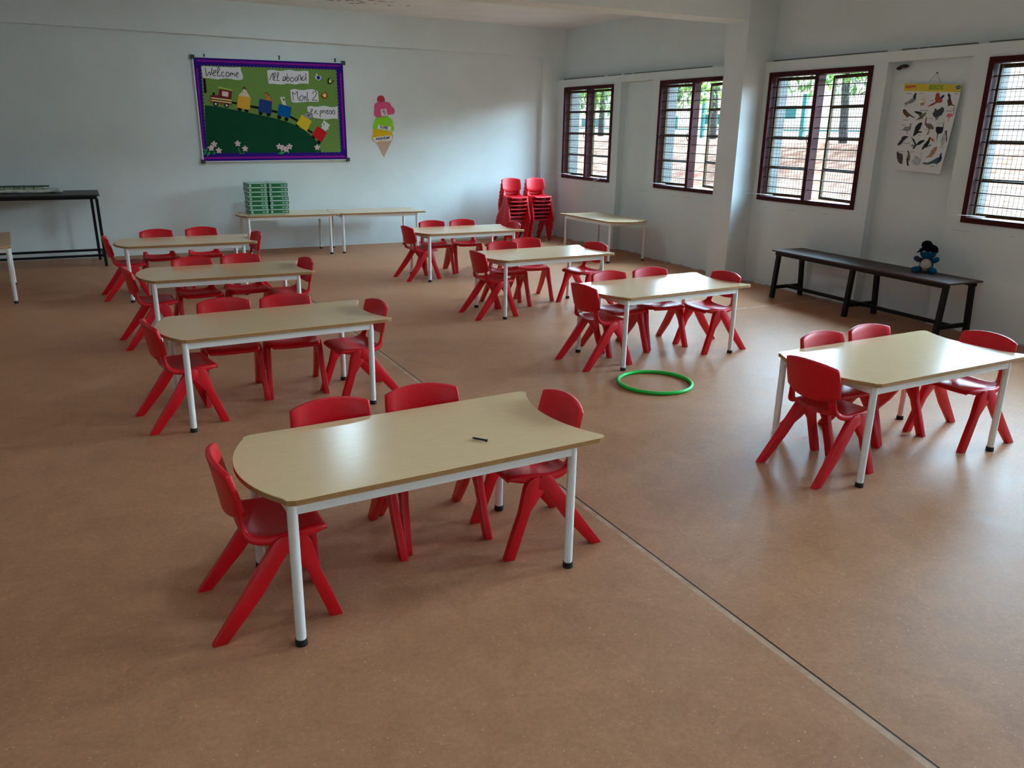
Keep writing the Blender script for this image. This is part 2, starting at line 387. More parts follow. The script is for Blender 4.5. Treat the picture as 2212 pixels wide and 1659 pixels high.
for n, (y0, lo, ro) in enumerate(zip(WY, (2, 3, 4, 3, 4, 4), (2, 16, 12, 10, 8, 8))): make_window(n + 1, y0, lo, ro)

# lamps: a flat round one on the back bay ceiling shows as a soft glow in the nearest table top; two unseen globes are added to brighten the room
m = bpy.data.materials.new('lamp glow'); m.use_nodes = True; b = m.node_tree.nodes['Principled BSDF']
b.inputs['Emission Color'].default_value = (0.68, 0.97, 1.14, 1); b.inputs['Emission Strength'].default_value = LAMP * 0.7
m2 = m.copy(); m2.name = 'fill glow'; m2.node_tree.nodes['Principled BSDF'].inputs['Emission Strength'].default_value = LAMP * 0.5
m3 = m.copy(); m3.name = 'dim fill glow'; m3.node_tree.nodes['Principled BSDF'].inputs['Emission Strength'].default_value = LAMP * 0.28
x, y = 2.40, 8.62
lamp = empty('ceiling_lamp', (x, y, ZC), 'flat round white lamp on the ceiling above the back rows of tables', 'lamp')
f = MB(); f.disc((x, y), 0.17, 'Z', ZC - 0.02, ZC, 28); f.build('lamp_base', M_WHITE, lamp, 40)
f = MB(); f.disc((x, y), 0.15, 'Z', ZC - 0.055, ZC - 0.02, 28); f.build('diffuser', m, lamp, 40)
for x, y, gm, lab in ((0.8, 1.7, m2, 'unseen opal globe added as fill above the nearest table'), (-2.4, 6.8, m3, 'unseen opal globe added as fill over the left side of the room')):
    lamp = empty('fill_lamp', (x, y, ZC), lab, 'lamp', 'added fill globes')
    f = MB(); f.disc((x, y), 0.06, 'Z', ZC - 0.03, ZC, 20); f.tube([(x, y, ZC - 0.03), (x, y, 2.62)], 0.006, 8); f.build('stem', M_WHITE, lamp, 40)
    f = MB(); f.ball((x, y, 2.50), 0.13, 24, 16); f.build('globe', gm, lamp)

# ---------------------------------------------------------------- outside
M_BANK = mat('red earth and dry leaves', (142, 104, 88), 0.95, 0, 4, 0.6, 12, rgb2=(100, 66, 54), detail=10, spec=0.0)
f = MB(); random.seed(4); nx, ny = 46, 60
def gz(x): return -0.25 if x < 9 else -0.25 + (x - 9) / 5.0 * 1.62 if x < 14 else 1.37
vs = []
for i in range(nx + 1):
    x = XO + (40 - XO) * (i / nx) ** 1.7
    for j in range(ny + 1):
        y = -12 + 72 * j / ny
        vs.append(f.bm.verts.new((x, y, gz(x) + (random.uniform(-0.07, 0.07) if 9 < x < 13.5 else random.uniform(-0.015, 0.015)))))
for i in range(nx):
    for j in range(ny):
        q = f.bm.faces.new((vs[i * (ny + 1) + j], vs[(i + 1) * (ny + 1) + j], vs[(i + 1) * (ny + 1) + j + 1], vs[i * (ny + 1) + j + 1])); q.smooth = True
struct('ground', f, M_BANK)
f = MB(); f.box(-14, XO, -30, YF - 0.2, -0.3, -0.12); struct('ground', f, mat('grey yard concrete', (150, 146, 138), 0.9, 0.1, 5))
M_LEAF = [mat('leaf green', (60, 96, 32), 0.6, 0.3, 3), mat('yellow green leaf', (92, 112, 36), 0.6, 0.3, 3), mat('dark leaf', (40, 72, 30), 0.6, 0.3, 3)]
for m in M_LEAF:                                             # thin leaves let light through
    t = m.node_tree; b = t.nodes['Principled BSDF']; tr = t.nodes.new('ShaderNodeBsdfTranslucent'); mx = t.nodes.new('ShaderNodeMixShader'); mx.inputs[0].default_value = 0.5
    t.links.new(b.inputs['Base Color'].links[0].from_socket, tr.inputs['Color']); t.links.new(b.outputs[0], mx.inputs[1]); t.links.new(tr.outputs[0], mx.inputs[2]); t.links.new(mx.outputs[0], t.nodes['Material Output'].inputs['Surface'])
M_BARK = mat('grey bark', (54, 50, 46), 0.9, 0.25, 12, 0.5, 30)
def tree(name, base, h, crown, n, label, lm, seed, trunk_r=0.09):
    rnd = random.Random(seed); t = empty(name, base, label, 'tree', 'trees outside the windows')
    b = Vector(base); f = MB(); top = b + Vector((rnd.uniform(-.3, .3), rnd.uniform(-.3, .3), h))
    f.tube([b - Vector((0, 0, 0.3)), b + (top - b) * 0.35 + Vector((0.06, 0.05, 0)), b + (top - b) * 0.7, top], [trunk_r * 1.2, trunk_r, trunk_r * 0.7, trunk_r * 0.3], 9)
    for c, r in crown:
        a = b + (top - b) * 0.55; e = b + Vector(c); f.tube([a, (a + e) / 2 + Vector((0, 0, .1)), e], [trunk_r * .45, trunk_r * .3, trunk_r * .12], 6)
    f.build('trunk', M_BARK, t)
    f = MB()
    for c, r in crown:
        for _ in range(int(n / len(crown))):
            d = Vector((rnd.gauss(0, 1), rnd.gauss(0, 1), rnd.gauss(0, 1))).normalized() * (rnd.random() ** 0.45)
            p = b + Vector(c) + Vector((d.x * r[0], d.y * r[1], d.z * r[2])); s = rnd.uniform(0.07, 0.15)
            rm = Matrix.Rotation(rnd.uniform(0, 6.3), 3, 'Z') @ Matrix.Rotation(rnd.uniform(-1.2, 1.2), 3, 'X')
            q = f.bm.faces.new([f.bm.verts.new(p + rm @ Vector(v) * s) for v in ((-.3, 0, 0), (0, -1, .08), (.3, 0, 0), (0, 1, -.1))]); q.material_index = rnd.choice((0, 0, 1))
    o = f.build('foliage', [M_LEAF[lm], M_LEAF[(lm + 1) % 3]], t); o['kind'] = 'stuff'
    return t
tree('broadleaf_tree', (14.3, 12.4, 1.37), 3.2, [((-.4, .2, 1.75), (1.5, 1.9, .85)), ((-1.0, 1.7, 1.9), (1.3, 1.3, .8)), ((.4, -1.5, 1.6), (1.3, 1.3, .8))], 4200, 'green broadleaf tree whose trunk stands outside the third window from the back', 0, 1, 0.08)
tree('broadleaf_tree', (16.6, 7.6, 1.37), 3.4, [((-.5, .4, 2.1), (1.4, 1.6, .9)), ((-.5, -1.7, 2.0), (1.3, 1.4, .8))], 2200, 'yellow green tree outside the window at the right edge of the photo', 1, 2)
tree('broadleaf_tree', (15.6, 18.0, 1.37), 3.0, [((-.4, .3, 1.4), (1.2, 1.3, .8)), ((-.3, 1.9, 1.7), (1.2, 1.3, .7))], 1600, 'yellow green tree outside the second window from the back wall', 1, 3)
tree('broadleaf_tree', (15.6, 23.6, 1.37), 3.0, [((-.3, .0, 1.35), (1.2, 1.1, .8)), ((.2, 1.5, 1.8), (1.2, 1.2, .6))], 1600, 'leafy tree outside the window next to the back wall', 0, 5)
# teal fence on top of the bank
fn = empty('fence', (18.0, 18.0, 1.37), 'teal metal fence on the bank beyond the windows', 'fence')
M_TEAL = mat('teal fence paint', (0, 84, 82), 0.5, 0.1, 8)
for y0, y1, z0, z1 in ((17.4, 18.2, 1.95, 2.3), (22.6, 23.3, 1.62, 2.05), (27.0, 28.6, 1.72, 2.0), (20.4, 21.2, 1.8, 2.1)):
    f = MB(); f.box(17.98, 18.02, y0, y1, z0, z1); f.build('fence_panel', M_TEAL, fn)
for y in (16.6, 17.1, 20.9, 21.3, 27.1, 25.0):
    f = MB(); f.box(17.95, 18.03, y - 0.06, y + 0.06, 1.3, 2.6); f.build('fence_post', M_TEAL, fn)
f = MB(); f.box(17.97, 18.0, 15.0, 30.0, 1.62, 1.66); f.build('fence_rail', M_TEAL, fn)

# ---------------------------------------------------------------- tables
TL, TW, TH = 0.4843, 0.2577, 0.492
def make_table():
    t = empty('classroom_table', (0, 0, 0), 'x', 'table', 'beech topped classroom tables')
    xl, xr, yf = -TL - 0.025, TL + 0.122, TW + 0.031
    pts = []
    def arc(x, sag, ya, yb, n=18):                    # circular end between (x,ya) and (x,yb); sag along -x
        c = abs(yb - ya) / 2; r = (c * c + sag * sag) / (2 * sag); o = []
        for i in range(n + 1):
            y = ya + (yb - ya) * i / n; o.append((x - (math.sqrt(max(r * r - y * y, 0)) - (r - sag)), y))
        return o
    pts += arc(xl, 0.076, yf - 0.03, -yf + 0.03) + [(xl + 0.006, -yf + 0.010), (xl + 0.03, -yf)]
    pts += [(xr - 0.03, -yf), (xr - 0.008, -yf + 0.006)] + arc(xr, 0.07, -yf + 0.022, yf - 0.022) + [(xr - 0.008, yf - 0.006), (xr - 0.03, yf), (xl + 0.03, yf), (xl + 0.006, yf - 0.010)]
    f = MB(); f.prism(pts, 'Z', TH - 0.019, TH)
    for q in f.bm.faces:
        if abs(q.normal.z) < 0.5: q.material_index = 1
    f.bm.normal_update()
    for q in f.bm.faces: q.material_index = 0 if abs(q.normal.z) > 0.5 else 1
    f.bevel(0.0015, 1, 60); f.build('tabletop', [M_WOOD, M_EDGE], t)
    f = MB(); a, z0, z1 = 0.012, TH - 0.054, TH - 0.019
    f.box(-TL, TL, -TW - a, -TW + a, z0, z1); f.box(-TL, TL, TW - a, TW + a, z0, z1)
    f.box(-TL - a, -TL + a, -TW, TW, z0, z1); f.box(TL - a, TL + a, -TW, TW, z0, z1); f.build('apron', M_WHITE, t)
    for x in (-TL, TL):
        for y in (-TW, TW):
            f = MB(); f.tube([(x, y, 0.016), (x, y, TH - 0.0195)], 0.0158, 16); lg = f.build('leg', M_WHITE, t, 40)
            f = MB(); f.tube([(x, y, 0.0), (x, y, 0.004), (x, y, 0.022)], [0.0185, 0.019, 0.018], 16); f.build('foot_cap', M_CAP, lg, 40)
    return t
D_ = math.radians
TAB = [('A', .8909, 2.4136, 2.3, 'nearest beech table, with a black screw lying on top'), ('B', .8223, 4.4361, 2.67, 'second table from the front in the left row'), ('C', .8336, 6.149, -1.0, 'third table from the front in the left row'),
       ('D', .7571, 7.9485, -1.2, 'rearmost table of the left row, by the black table'), ('E', 3.5286, 7.9077, .8, 'rearmost table of the right row, by the stacked chairs'), ('F', 3.4582, 6.0987, 2.45, 'third table from the front in the right row'),
       ('G', 3.4867, 4.4472, 3.16, 'table beside the green hoop, bright window reflection on top'), ('H', 3.4097, 2.4656, 1.0, 'nearest table of the right row, beside the dark bench'),
       ('I', 2.158, 10.148, 0, 'table against the back wall carrying the green paper packs'), ('J', 3.29, 10.15, -0.6, 'empty table against the back wall, right of the paper packs'), ('K', 5.735, 8.50, 91.2, 'lone table under the far windows, without chairs'), ('L', -0.924, 8.507, 93.7, 'table cut off by the left edge of the photo')]
t0 = make_table()
for i, (k, x, y, a, lab) in enumerate(TAB):
    if i == 0: t0.location = (x, y, 0); t0.rotation_euler.z = D_(a); t0['label'] = lab
    else: dup(t0, (x, y, 0), D_(a), lab)

# ---------------------------------------------------------------- chairs
def make_chair():
    t = empty('plastic_chair', (0, 0, 0), 'x', 'chair', 'red plastic chairs')
    # shell rows: y and z at the edge, half width, how far the middle sits behind and above the edge
    rows = [(.150, .288, .122, 0, -.003), (.158, .300, .130, 0, -.006), (.150, .311, .136, 0, -.007), (.115, .316, .145, 0, -.008), (.06, .315, .152, 0, -.013), (.01, .312, .154, 0, -.021), (-.035, .314, .151, .006, -.028),
            (-.062, .321, .146, .014, -.027), (-.080, .333, .140, .022, -.022), (-.089, .351, .134, .025, -.010), (-.092, .372, .131, .026, 0), (-.095, .392, .130, .030, 0), (-.097, .415, .130, .032, 0)]
    us = [-1, -.985, -.90, -.72, -.45, -.15, .15, .45, .72, .90, .985, 1]
    f = MB(); g = {}
    for i, (y, z, hw, cy, cz) in enumerate(rows):
        j0, j1 = max(i - 1, 0), min(i + 1, len(rows) - 1)
        ty, tz = rows[j1][0] - rows[j0][0], rows[j1][1] - rows[j0][1]; l = math.hypot(ty, tz); ny, nz = tz / l, -ty / l    # points outward/down
        if i < 2: ny, nz = -0.3, -0.6
        sk = .004 if i < 2 else .016 if i in (2,) else .030 if i < 9 else .014
        for j, u in enumerate(us):
            e = 1 - min(1, u * u) ** 1.3
            py, pz = y - cy * e, z + cz * e
            if j in (0, len(us) - 1): py, pz = y - abs(ny) * sk, z - abs(nz) * sk
            g[i, j] = f.bm.verts.new((u * hw, py, pz))
    for i in range(len(rows) - 1):
        for j in range(len(us) - 1):
            if i >= 8 and 3 <= j <= 7: continue                     # the slot under the backrest
            f.bm.faces.new((g[i, j], g[i, j + 1], g[i + 1, j + 1], g[i + 1, j]))
    bmesh.ops.delete(f.bm, geom=[v for v in f.bm.verts if not v.link_faces], context='VERTS')
    o = f.build('seat', M_RED)
    m = o.modifiers.new('t', 'SOLIDIFY'); m.thickness = .009; m.offset = 0; m = o.modifiers.new('s', 'SUBSURF'); m.levels = 1
    me = baked(o); me.shade_smooth(); link('seat', me, t)
    f = MB(); g = {}; nu, nv = 10, 6
    for i in range(nv + 1):
        v = i / nv
        for j in range(nu + 1):
            u = -1 + 2 * j / nu; e = 1 - u * u
            zb = .394 - .030 * e; zt = .530 + .020 * (1 - abs(u) ** 2.2); hw = .147 + .004 * math.sin(v * 3.14)
            z = zb + (zt - zb) * v; y = -.095 - .026 * v - .032 * e - .006 * v * v
            g[i, j] = f.bm.verts.new((u * hw, y, z))
    for i in range(nv):
        for j in range(nu): f.bm.faces.new((g[i, j], g[i, j + 1], g[i + 1, j + 1], g[i + 1, j]))
    o = f.build('backrest', M_RED)
    m = o.modifiers.new('t', 'SOLIDIFY'); m.thickness = .021; m.offset = -.2; m.use_even_offset = True
    m = o.modifiers.new('b', 'BEVEL'); m.width = .006; m.segments = 2; m.limit_method = 'ANGLE'; m.angle_limit = D_(40)
    me = baked(o); me.shade_smooth(); me.set_sharp_from_angle(angle=D_(50)); link('backrest', me, t)
    rear = [(-.221, 0), (-.176, 0), (-.062, .130), (.022, .250), (.050, .262), (.050, .300), (.034, .309), (.004, .308), (-.014, .296), (-.110, .154)]
    front = [(.142, 0), (.183, 0), (.158, .075), (.121, .176), (.100, .272), (.086, .297), (.070, .307), (.042, .308), (.042, .262), (.024, .250), (.078, .180)]
    for s in (-1, 1):
        for prof, xb in ((rear, .167), (front, .160)):
            f = MB(); lo = []; hi = []
            for y, z in prof:
                xc = xb + (.146 - xb) * (z / .30); lo.append(f.bm.verts.new((s * (xc - .014), y, z))); hi.append(f.bm.verts.new((s * (xc + .014), y, z)))
            n = len(prof); f.bm.faces.new(lo); outer = f.bm.faces.new(list(reversed(hi)))
            for i in range(n): f.bm.faces.new((lo[i], hi[i], hi[(i + 1) % n], lo[(i + 1) % n]))
            bmesh.ops.recalc_face_normals(f.bm, faces=f.bm.faces)
            f.bevel(.0035, 2, 25)
            f.build('leg', M_RED, t, 35)
    return t
c0 = make_chair(); placed = [0]
def chair(x, y, a, lab, group='chairs around the tables', z=0.0):
    if not placed[0]:
        placed[0] = 1; c0.location = (x, y, z); c0.rotation_euler.z = D_(a); c0['label'] = lab; c0['group'] = group; return c0
    return dup(c0, (x, y, z), D_(a), lab, group)
WH = {'A': 'the nearest table', 'B': 'the second table of the left row', 'C': 'the third table of the left row', 'D': 'the rearmost table of the left row',
      'E': 'the rearmost table of the right row', 'F': 'the third table of the right row', 'G': 'the table beside the green hoop', 'H': 'the table nearest the dark bench'}
SET = {'A': [(.394, 2.412, -90), (1.384, 2.463, 87.5), (.707, 2.641, 181), (1.066, 2.664, 177)], 'B': [(.337, 4.389, -82), (1.300, 4.408, 95), (.635, 4.683, 179), (.980, 4.676, 177)],
       'C': [(.330, 6.165, -86), (1.315, 6.138, 96), (.672, 6.364, 186), (1.030, 6.400, 184)], 'D': [(.252, 8.00, -88), (1.275, 7.91, 95), (.575, 8.262, 186), (.980, 8.325, 183)],
       'E': [(3.034, 7.916, -86), (3.988, 7.85, 94), (3.324, 8.162, 176), (3.688, 8.168, 175)], 'F': [(2.956, 6.037, -90), (3.940, 6.117, 98), (3.274, 6.358, 175), (3.588, 6.50, 173)],
       'G': [(2.971, 4.418, -88), (3.947, 4.422, 90.4), (3.277, 4.635, 180), (3.649, 4.659, 176)], 'H': [(2.932, 2.442, -89), (3.911, 2.419, 88), (3.248, 2.661, 179), (3.606, 2.672, 178)]}
for k in 'ABCDEFGH':
    for (x, y, a), s in zip(SET[k], ('at the left end of', 'at the right end of', 'behind the left half of', 'behind the right half of')):
        chair(x, y, a, 'red plastic chair %s %s' % (s, WH[k]))
NTH = ['bottom', 'second from bottom', 'third from bottom', 'middle', 'third from top', 'second from top', 'top']
for sx_, nm in ((5.325, 'left'), (5.705, 'right')):
    for k in range(7):
        chair(sx_ + 0.002 * k, 10.235 - 0.012 * k, 180 + (1.5 if k % 2 else -1), '%s red chair of the %s stack by the back corner' % (NTH[k], nm), 'stacked chairs by the back corner', z=0.0525 * k)

# ---------------------------------------------------------------- long dark bench with the toy
bn = empty('bench', (5.935, 4.733, 0), 'long low dark bench with black legs under the window wall', 'bench', rz=D_(-3.2))
bn.rotation_euler.z = 0
f = MB(); L2, W2, BH = 0.955, 0.19, 0.455
f.box(5.935 - W2, 5.935 + W2, 4.733 - L2, 4.733 + L2, BH - 0.014, BH); f.bevel(0.004, 1); f.build('bench_top', M_BENCH, bn)
f = MB(); f.box(5.935 - W2 + .02, 5.935 - W2 + .045, 4.733 - L2 + .03, 4.733 + L2 - .03, BH - 0.048, BH - 0.014); f.box(5.935 + W2 - .045, 5.935 + W2 - .02, 4.733 - L2 + .03, 4.733 + L2 - .03, BH - 0.048, BH - 0.014)
f.build('bench_rail', M_BLACK, bn)
for dy in (-.90, 0, .90):
    for s in (-1, 1):
        f = MB(); f.beam((5.935 + s * .145, 4.733 + dy, BH - .016), (5.935 + s * .178, 4.733 + dy, 0.0), .036, .036, up=(0, 1, 0)); f.build('leg', M_BLACK, bn)
    f = MB(); f.box(5.935 - .165, 5.935 + .165, 4.733 + dy - .014, 4.733 + dy + .014, .085, .115); f.build('cross_bar', M_BLACK, bn)
f = MB(); f.box(5.935 - .014, 5.935 + .014, 4.733 - .89, 4.733 + .89, .086, .114); f.build('stretcher', M_BLACK, bn)
bn.rotation_euler.z = D_(-2.6)

# blue plush bear with black cap
ty = empty('plush_bear', (6.03, 4.235, BH), 'blue plush bear with black cap and white belly sitting on the bench', 'soft toy')
M_BLUE = mat('blue plush', (24, 92, 126), 1.0, 0.3, 60, 1.0, 160, spec=0.05); M_DKB = mat('dark blue plush', (52, 52, 82), 0.95, 0.2, 60, 0.8, 220); M_BEL = mat('cream plush', (214, 204, 192), 0.95, 0.08, 60, 0.8, 220)
M_CAPC = mat('black felt', (7, 8, 11), 1.0, 0.1, 80, 0.4, 200, spec=0.05); M_NOSE = mat('black bead', (10, 10, 12), 0.3); M_TANP = mat('tan plush', (176, 130, 90), 0.95, 0.15, 60, 0.6, 220)
def T(x, y, z): return Matrix.Rotation(D_(-62), 3, 'Z') @ Vector((x, y, z)) + Vector((6.03, 4.235, BH))      # toy faces -Y locally
rt_ = Matrix.Rotation(D_(-62), 4, 'Z')
f = MB(); f.ball(T(0, 0, .062), (.052, .048, .062), rot=rt_); f.build('body', M_BLUE, ty)
f = MB(); f.ball(T(0, -.018, .060), (.045, .040, .052), rot=rt_); f.build('belly', M_BEL, ty)
f = MB(); f.ball(T(0, -.022, .030), (.034, .034, .024), rot=rt_); f.build('belly_patch', M_TANP, ty)
f = MB(); f.ball(T(0, -.004, .152), (.060, .052, .050), rot=rt_); hd = f.build('head', M_BLUE, ty)
f = MB(); f.ball(T(-.012, -.045, .140), (.026, .020, .017), 12, 8, rot=rt_); f.build('muzzle', M_BLUE, hd)
f = MB(); f.ball(T(-.018, -.064, .145), .0075, 10, 8); f.build('nose', M_NOSE, hd)
for s in (-1, 1):
    f = MB(); f.ball(T(s * .020 - .004, -.045, .166), (.010, .006, .011), 10, 8, rot=rt_); f.ball(T(s * .020 - .006, -.051, .166), .0045, 8, 6, mi=1); f.build('eye', [M_BEL, M_NOSE], hd)
    f = MB(); f.ball(T(s * .056, .004, .172), (.016, .010, .018), 10, 8, rot=rt_); f.build('ear', M_BLUE, hd)
    f = MB(); a, b = T(s * .042, -.008, .096), T(s * .074, -.040, .112 if s > 0 else .108); f.tube([a, (a + b) / 2 + Vector((0, 0, -.006)), b], [.018, .020, .021], 12); f.ball(b, .0215, 12, 8); f.build('arm', M_BLUE if s > 0 else M_DKB, ty)
    f = MB(); a, b = T(s * .034, -.02, .026), T(s * .070, -.088, .024); f.tube([a, (a + b) / 2, b], [.024, .025, .024], 12); f.ball(b, (.026, .026, .024), 12, 8); f.build('leg', M_BLUE, ty)
f = MB(); f.ball(T(.006, .0, .186), (.063, .056, .040), rot=rt_); f.ball(T(-.018, -.006, .218), (.042, .040, .036), rot=rt_); f.build('cap', M_CAPC, ty)
f = MB(); f.ball(T(-.056, -.026, .172), (.032, .036, .008), 12, 8, rot=rt_ @ Matrix.Rotation(D_(-38), 4, 'Y')); f.build('cap_brim', M_CAPC, ty)

# ---------------------------------------------------------------- black table at the left with flat rolls on it
bt = empty('steel_table', (-1.1, 10.22, 0), 'tall black steel frame table against the back wall at far left', 'table')
f = MB(); f.box(-2.35, .145, 9.86, 10.575, .755, .77); f.bevel(0.003, 1); f.build('tabletop', mat('black laminate', (44, 42, 42), 0.45, 0.1, 20, spec=0.3), bt)
f = MB()
for y in (9.885, 10.535): f.box(-2.33, .115, y - .015, y + .015, .722, .755)
for x in (-2.315, .105): f.box(x - .015, x + .015, 9.885, 10.535, .722, .755)
f.build('apron', M_BLACK, bt)
for x in (-2.31, .105):
    for y in (9.882, 10.40):
        x_ = x + (.018 if y < 10 else -.030) * (1 if x > 0 else 0); f = MB(); f.beam((x_, y, 0), (x_ - (.01 if x > 0 else 0), y, .724), .03, .03, up=(0, 1, 0)); f.build('leg', M_BLACK, bt)
for y in (9.94, 10.40):
    f = MB(); f.box(-2.31, .105, y - .012, y + .012, .10, .125); f.build('stretcher', M_BLACK, bt)
f = MB(); f.box(.093, .117, 9.885, 10.40, .10, .125); f.build('cross_bar', M_BLACK, bt)

M_MAT = mat('green and cream printed sheet', (196, 198, 176), 0.6, 0, 16, 0, None, rgb2=(92, 108, 72), stretch=(0.7, 1, 1)); M_PAP = mat('crumpled white paper', (196, 198, 190), 0.7, 0.2, 14, 0.5, 20)
f = MB(); random.seed(2); pts = [(-1.9 + .1 * i, 10.20 + random.uniform(-.015, .015), .792 + random.uniform(-.006, .006)) for i in range(17)] + [(-.245, 10.2, .786)]
f.tube(pts, [.032 + random.uniform(-.008, .006) for _ in pts], 12); f.tube([(-.30, 10.19, .79), (-.24, 10.19, .80), (-.205, 10.18, .792)], [.02, .034, .022], 10)
for v in f.bm.verts: v.co.z = .7705 + max(0, v.co.z - .7605) * 0.62
tag(f.build('crumpled_paper_roll', M_PAP), 'crumpled white paper roll lying along the tall black table', 'paper roll')
f = MB()
for i in range(8):
    x = -1.10 + .09 * i; f.box(x, x + .082, 10.24, 10.42, .805, .832)
f.bevel(.006, 2); t_ = f.build('printed_sheet_roll', M_MAT); tag(t_, 'flattened green and cream patterned roll on the tall black table', 'sheet roll')
f = MB(); f.box(-1.11, -.33, 10.25, 10.44, .8325, .838); f.build('dark_cover', mat('dark green cloth', (44, 62, 54), 0.8, 0.2, 20), t_)
f = MB(); f.box(-1.05, -.25, 10.23, 10.47, .7705, .8045); tag(f.build('paper_bundle', M_PAP), 'flat paper bundle under the green patterned roll on the black table', 'paper')

# ---------------------------------------------------------------- green paper packs
M_GRN = mat('green ream wrapper', (24, 112, 62), 0.35, 0.15, 10); M_RW = mat('white ream band', (176, 206, 196), 0.4, 0.06, 20); M_RL = mat('ream label', (150, 190, 168), 0.4, 0.05, 30)
def make_ream():
    t = empty('paper_pack', (0, 0, 0), 'x', 'paper pack', 'green paper packs on the back table')
    f = MB(); f.box(-.113, .113, -.145, .145, .004, .0425); f.bevel(.003, 1); f.build('green_wrapper', M_GRN, t)
    f = MB(); f.box(-.112, .112, -.146, .144, .0425, .0515); f.bevel(.002, 1); f.build('white_band', M_RW, t)
    f = MB(); f.box(-.112, .112, -.1445, .1445, 0, .004); f.build('base_fold', M_RW, t)
    f = MB(); f.disc((-.088, .023), .0135, 'Y', -.1465, -.1445, 18); f.build('round_mark', M_RW, t)
    f = MB(); f.box(.072, .102, -.1465, -.1445, .010, .036); f.build('square_label', M_RL, t)
    f = MB(); f.box(.034, .062, -.1465, -.1445, .015, .030); f.build('small_label', M_RL, t)
    return t
r0 = make_ream(); random.seed(7); first = True
for ci, (x, nm) in enumerate(((1.845, 'left'), (2.083, 'right'))):
    for k in range(7):
        loc = (x + random.uniform(-.004, .004) - .001 * k, 10.22 + random.uniform(-.004, .004), TH + .0005 + .0520 * k); a = D_(random.uniform(-1.2, 1.2)); lab = '%s green paper pack of the %s pile on the back table' % (NTH[k], nm)
        if first: r0.location = loc; r0.rotation_euler.z = a; r0['label'] = lab; first = False
        else: dup(r0, loc, a, lab)

# ---------------------------------------------------------------- hoop and screw
f = MB(); n = 72; cx, cy, r = 3.03, 3.836, .228
f.tube([(cx + r * math.cos(6.28318 * i / n), cy + r * math.sin(6.28318 * i / n), .0115) for i in range(n)], .0115, 12, closed=True)
tag(f.build('hoop', mat('green plastic tube', (14, 190, 66), 0.4, 0.06, 30)), 'bright green plastic hoop lying on the floor', 'hoop')
f = MB(); a, b = Vector((1.074, 2.326, TH + .0045)), Vector((1.110, 2.281, TH + .0045)); f.tube([a, a + (b - a) * .1, b - (b - a) * .12], [.0012, .0034, .0034], 10); f.tube([b - (b - a) * .1, b], .0045, 10)
tag(f.build('screw', mat('black steel screw', (30, 32, 30), 0.4, 0.1, 60, metal=.5)), 'short black screw lying on the nearest table', 'screw')
# mud nest in the corner of the poster recess
f = MB(); f.ball((6.262, 4.915, 2.072), (.018, .05, .016), 12, 8); f.ball((6.258, 4.955, 2.058), (.014, .028, .014), 10, 8); tag(f.build('mud_nest', mat('dry mud', (58, 40, 34), 0.9, 0.3, 60, 0.6, 120)), 'small dark mud nest at the top of the bird poster recess', 'nest')

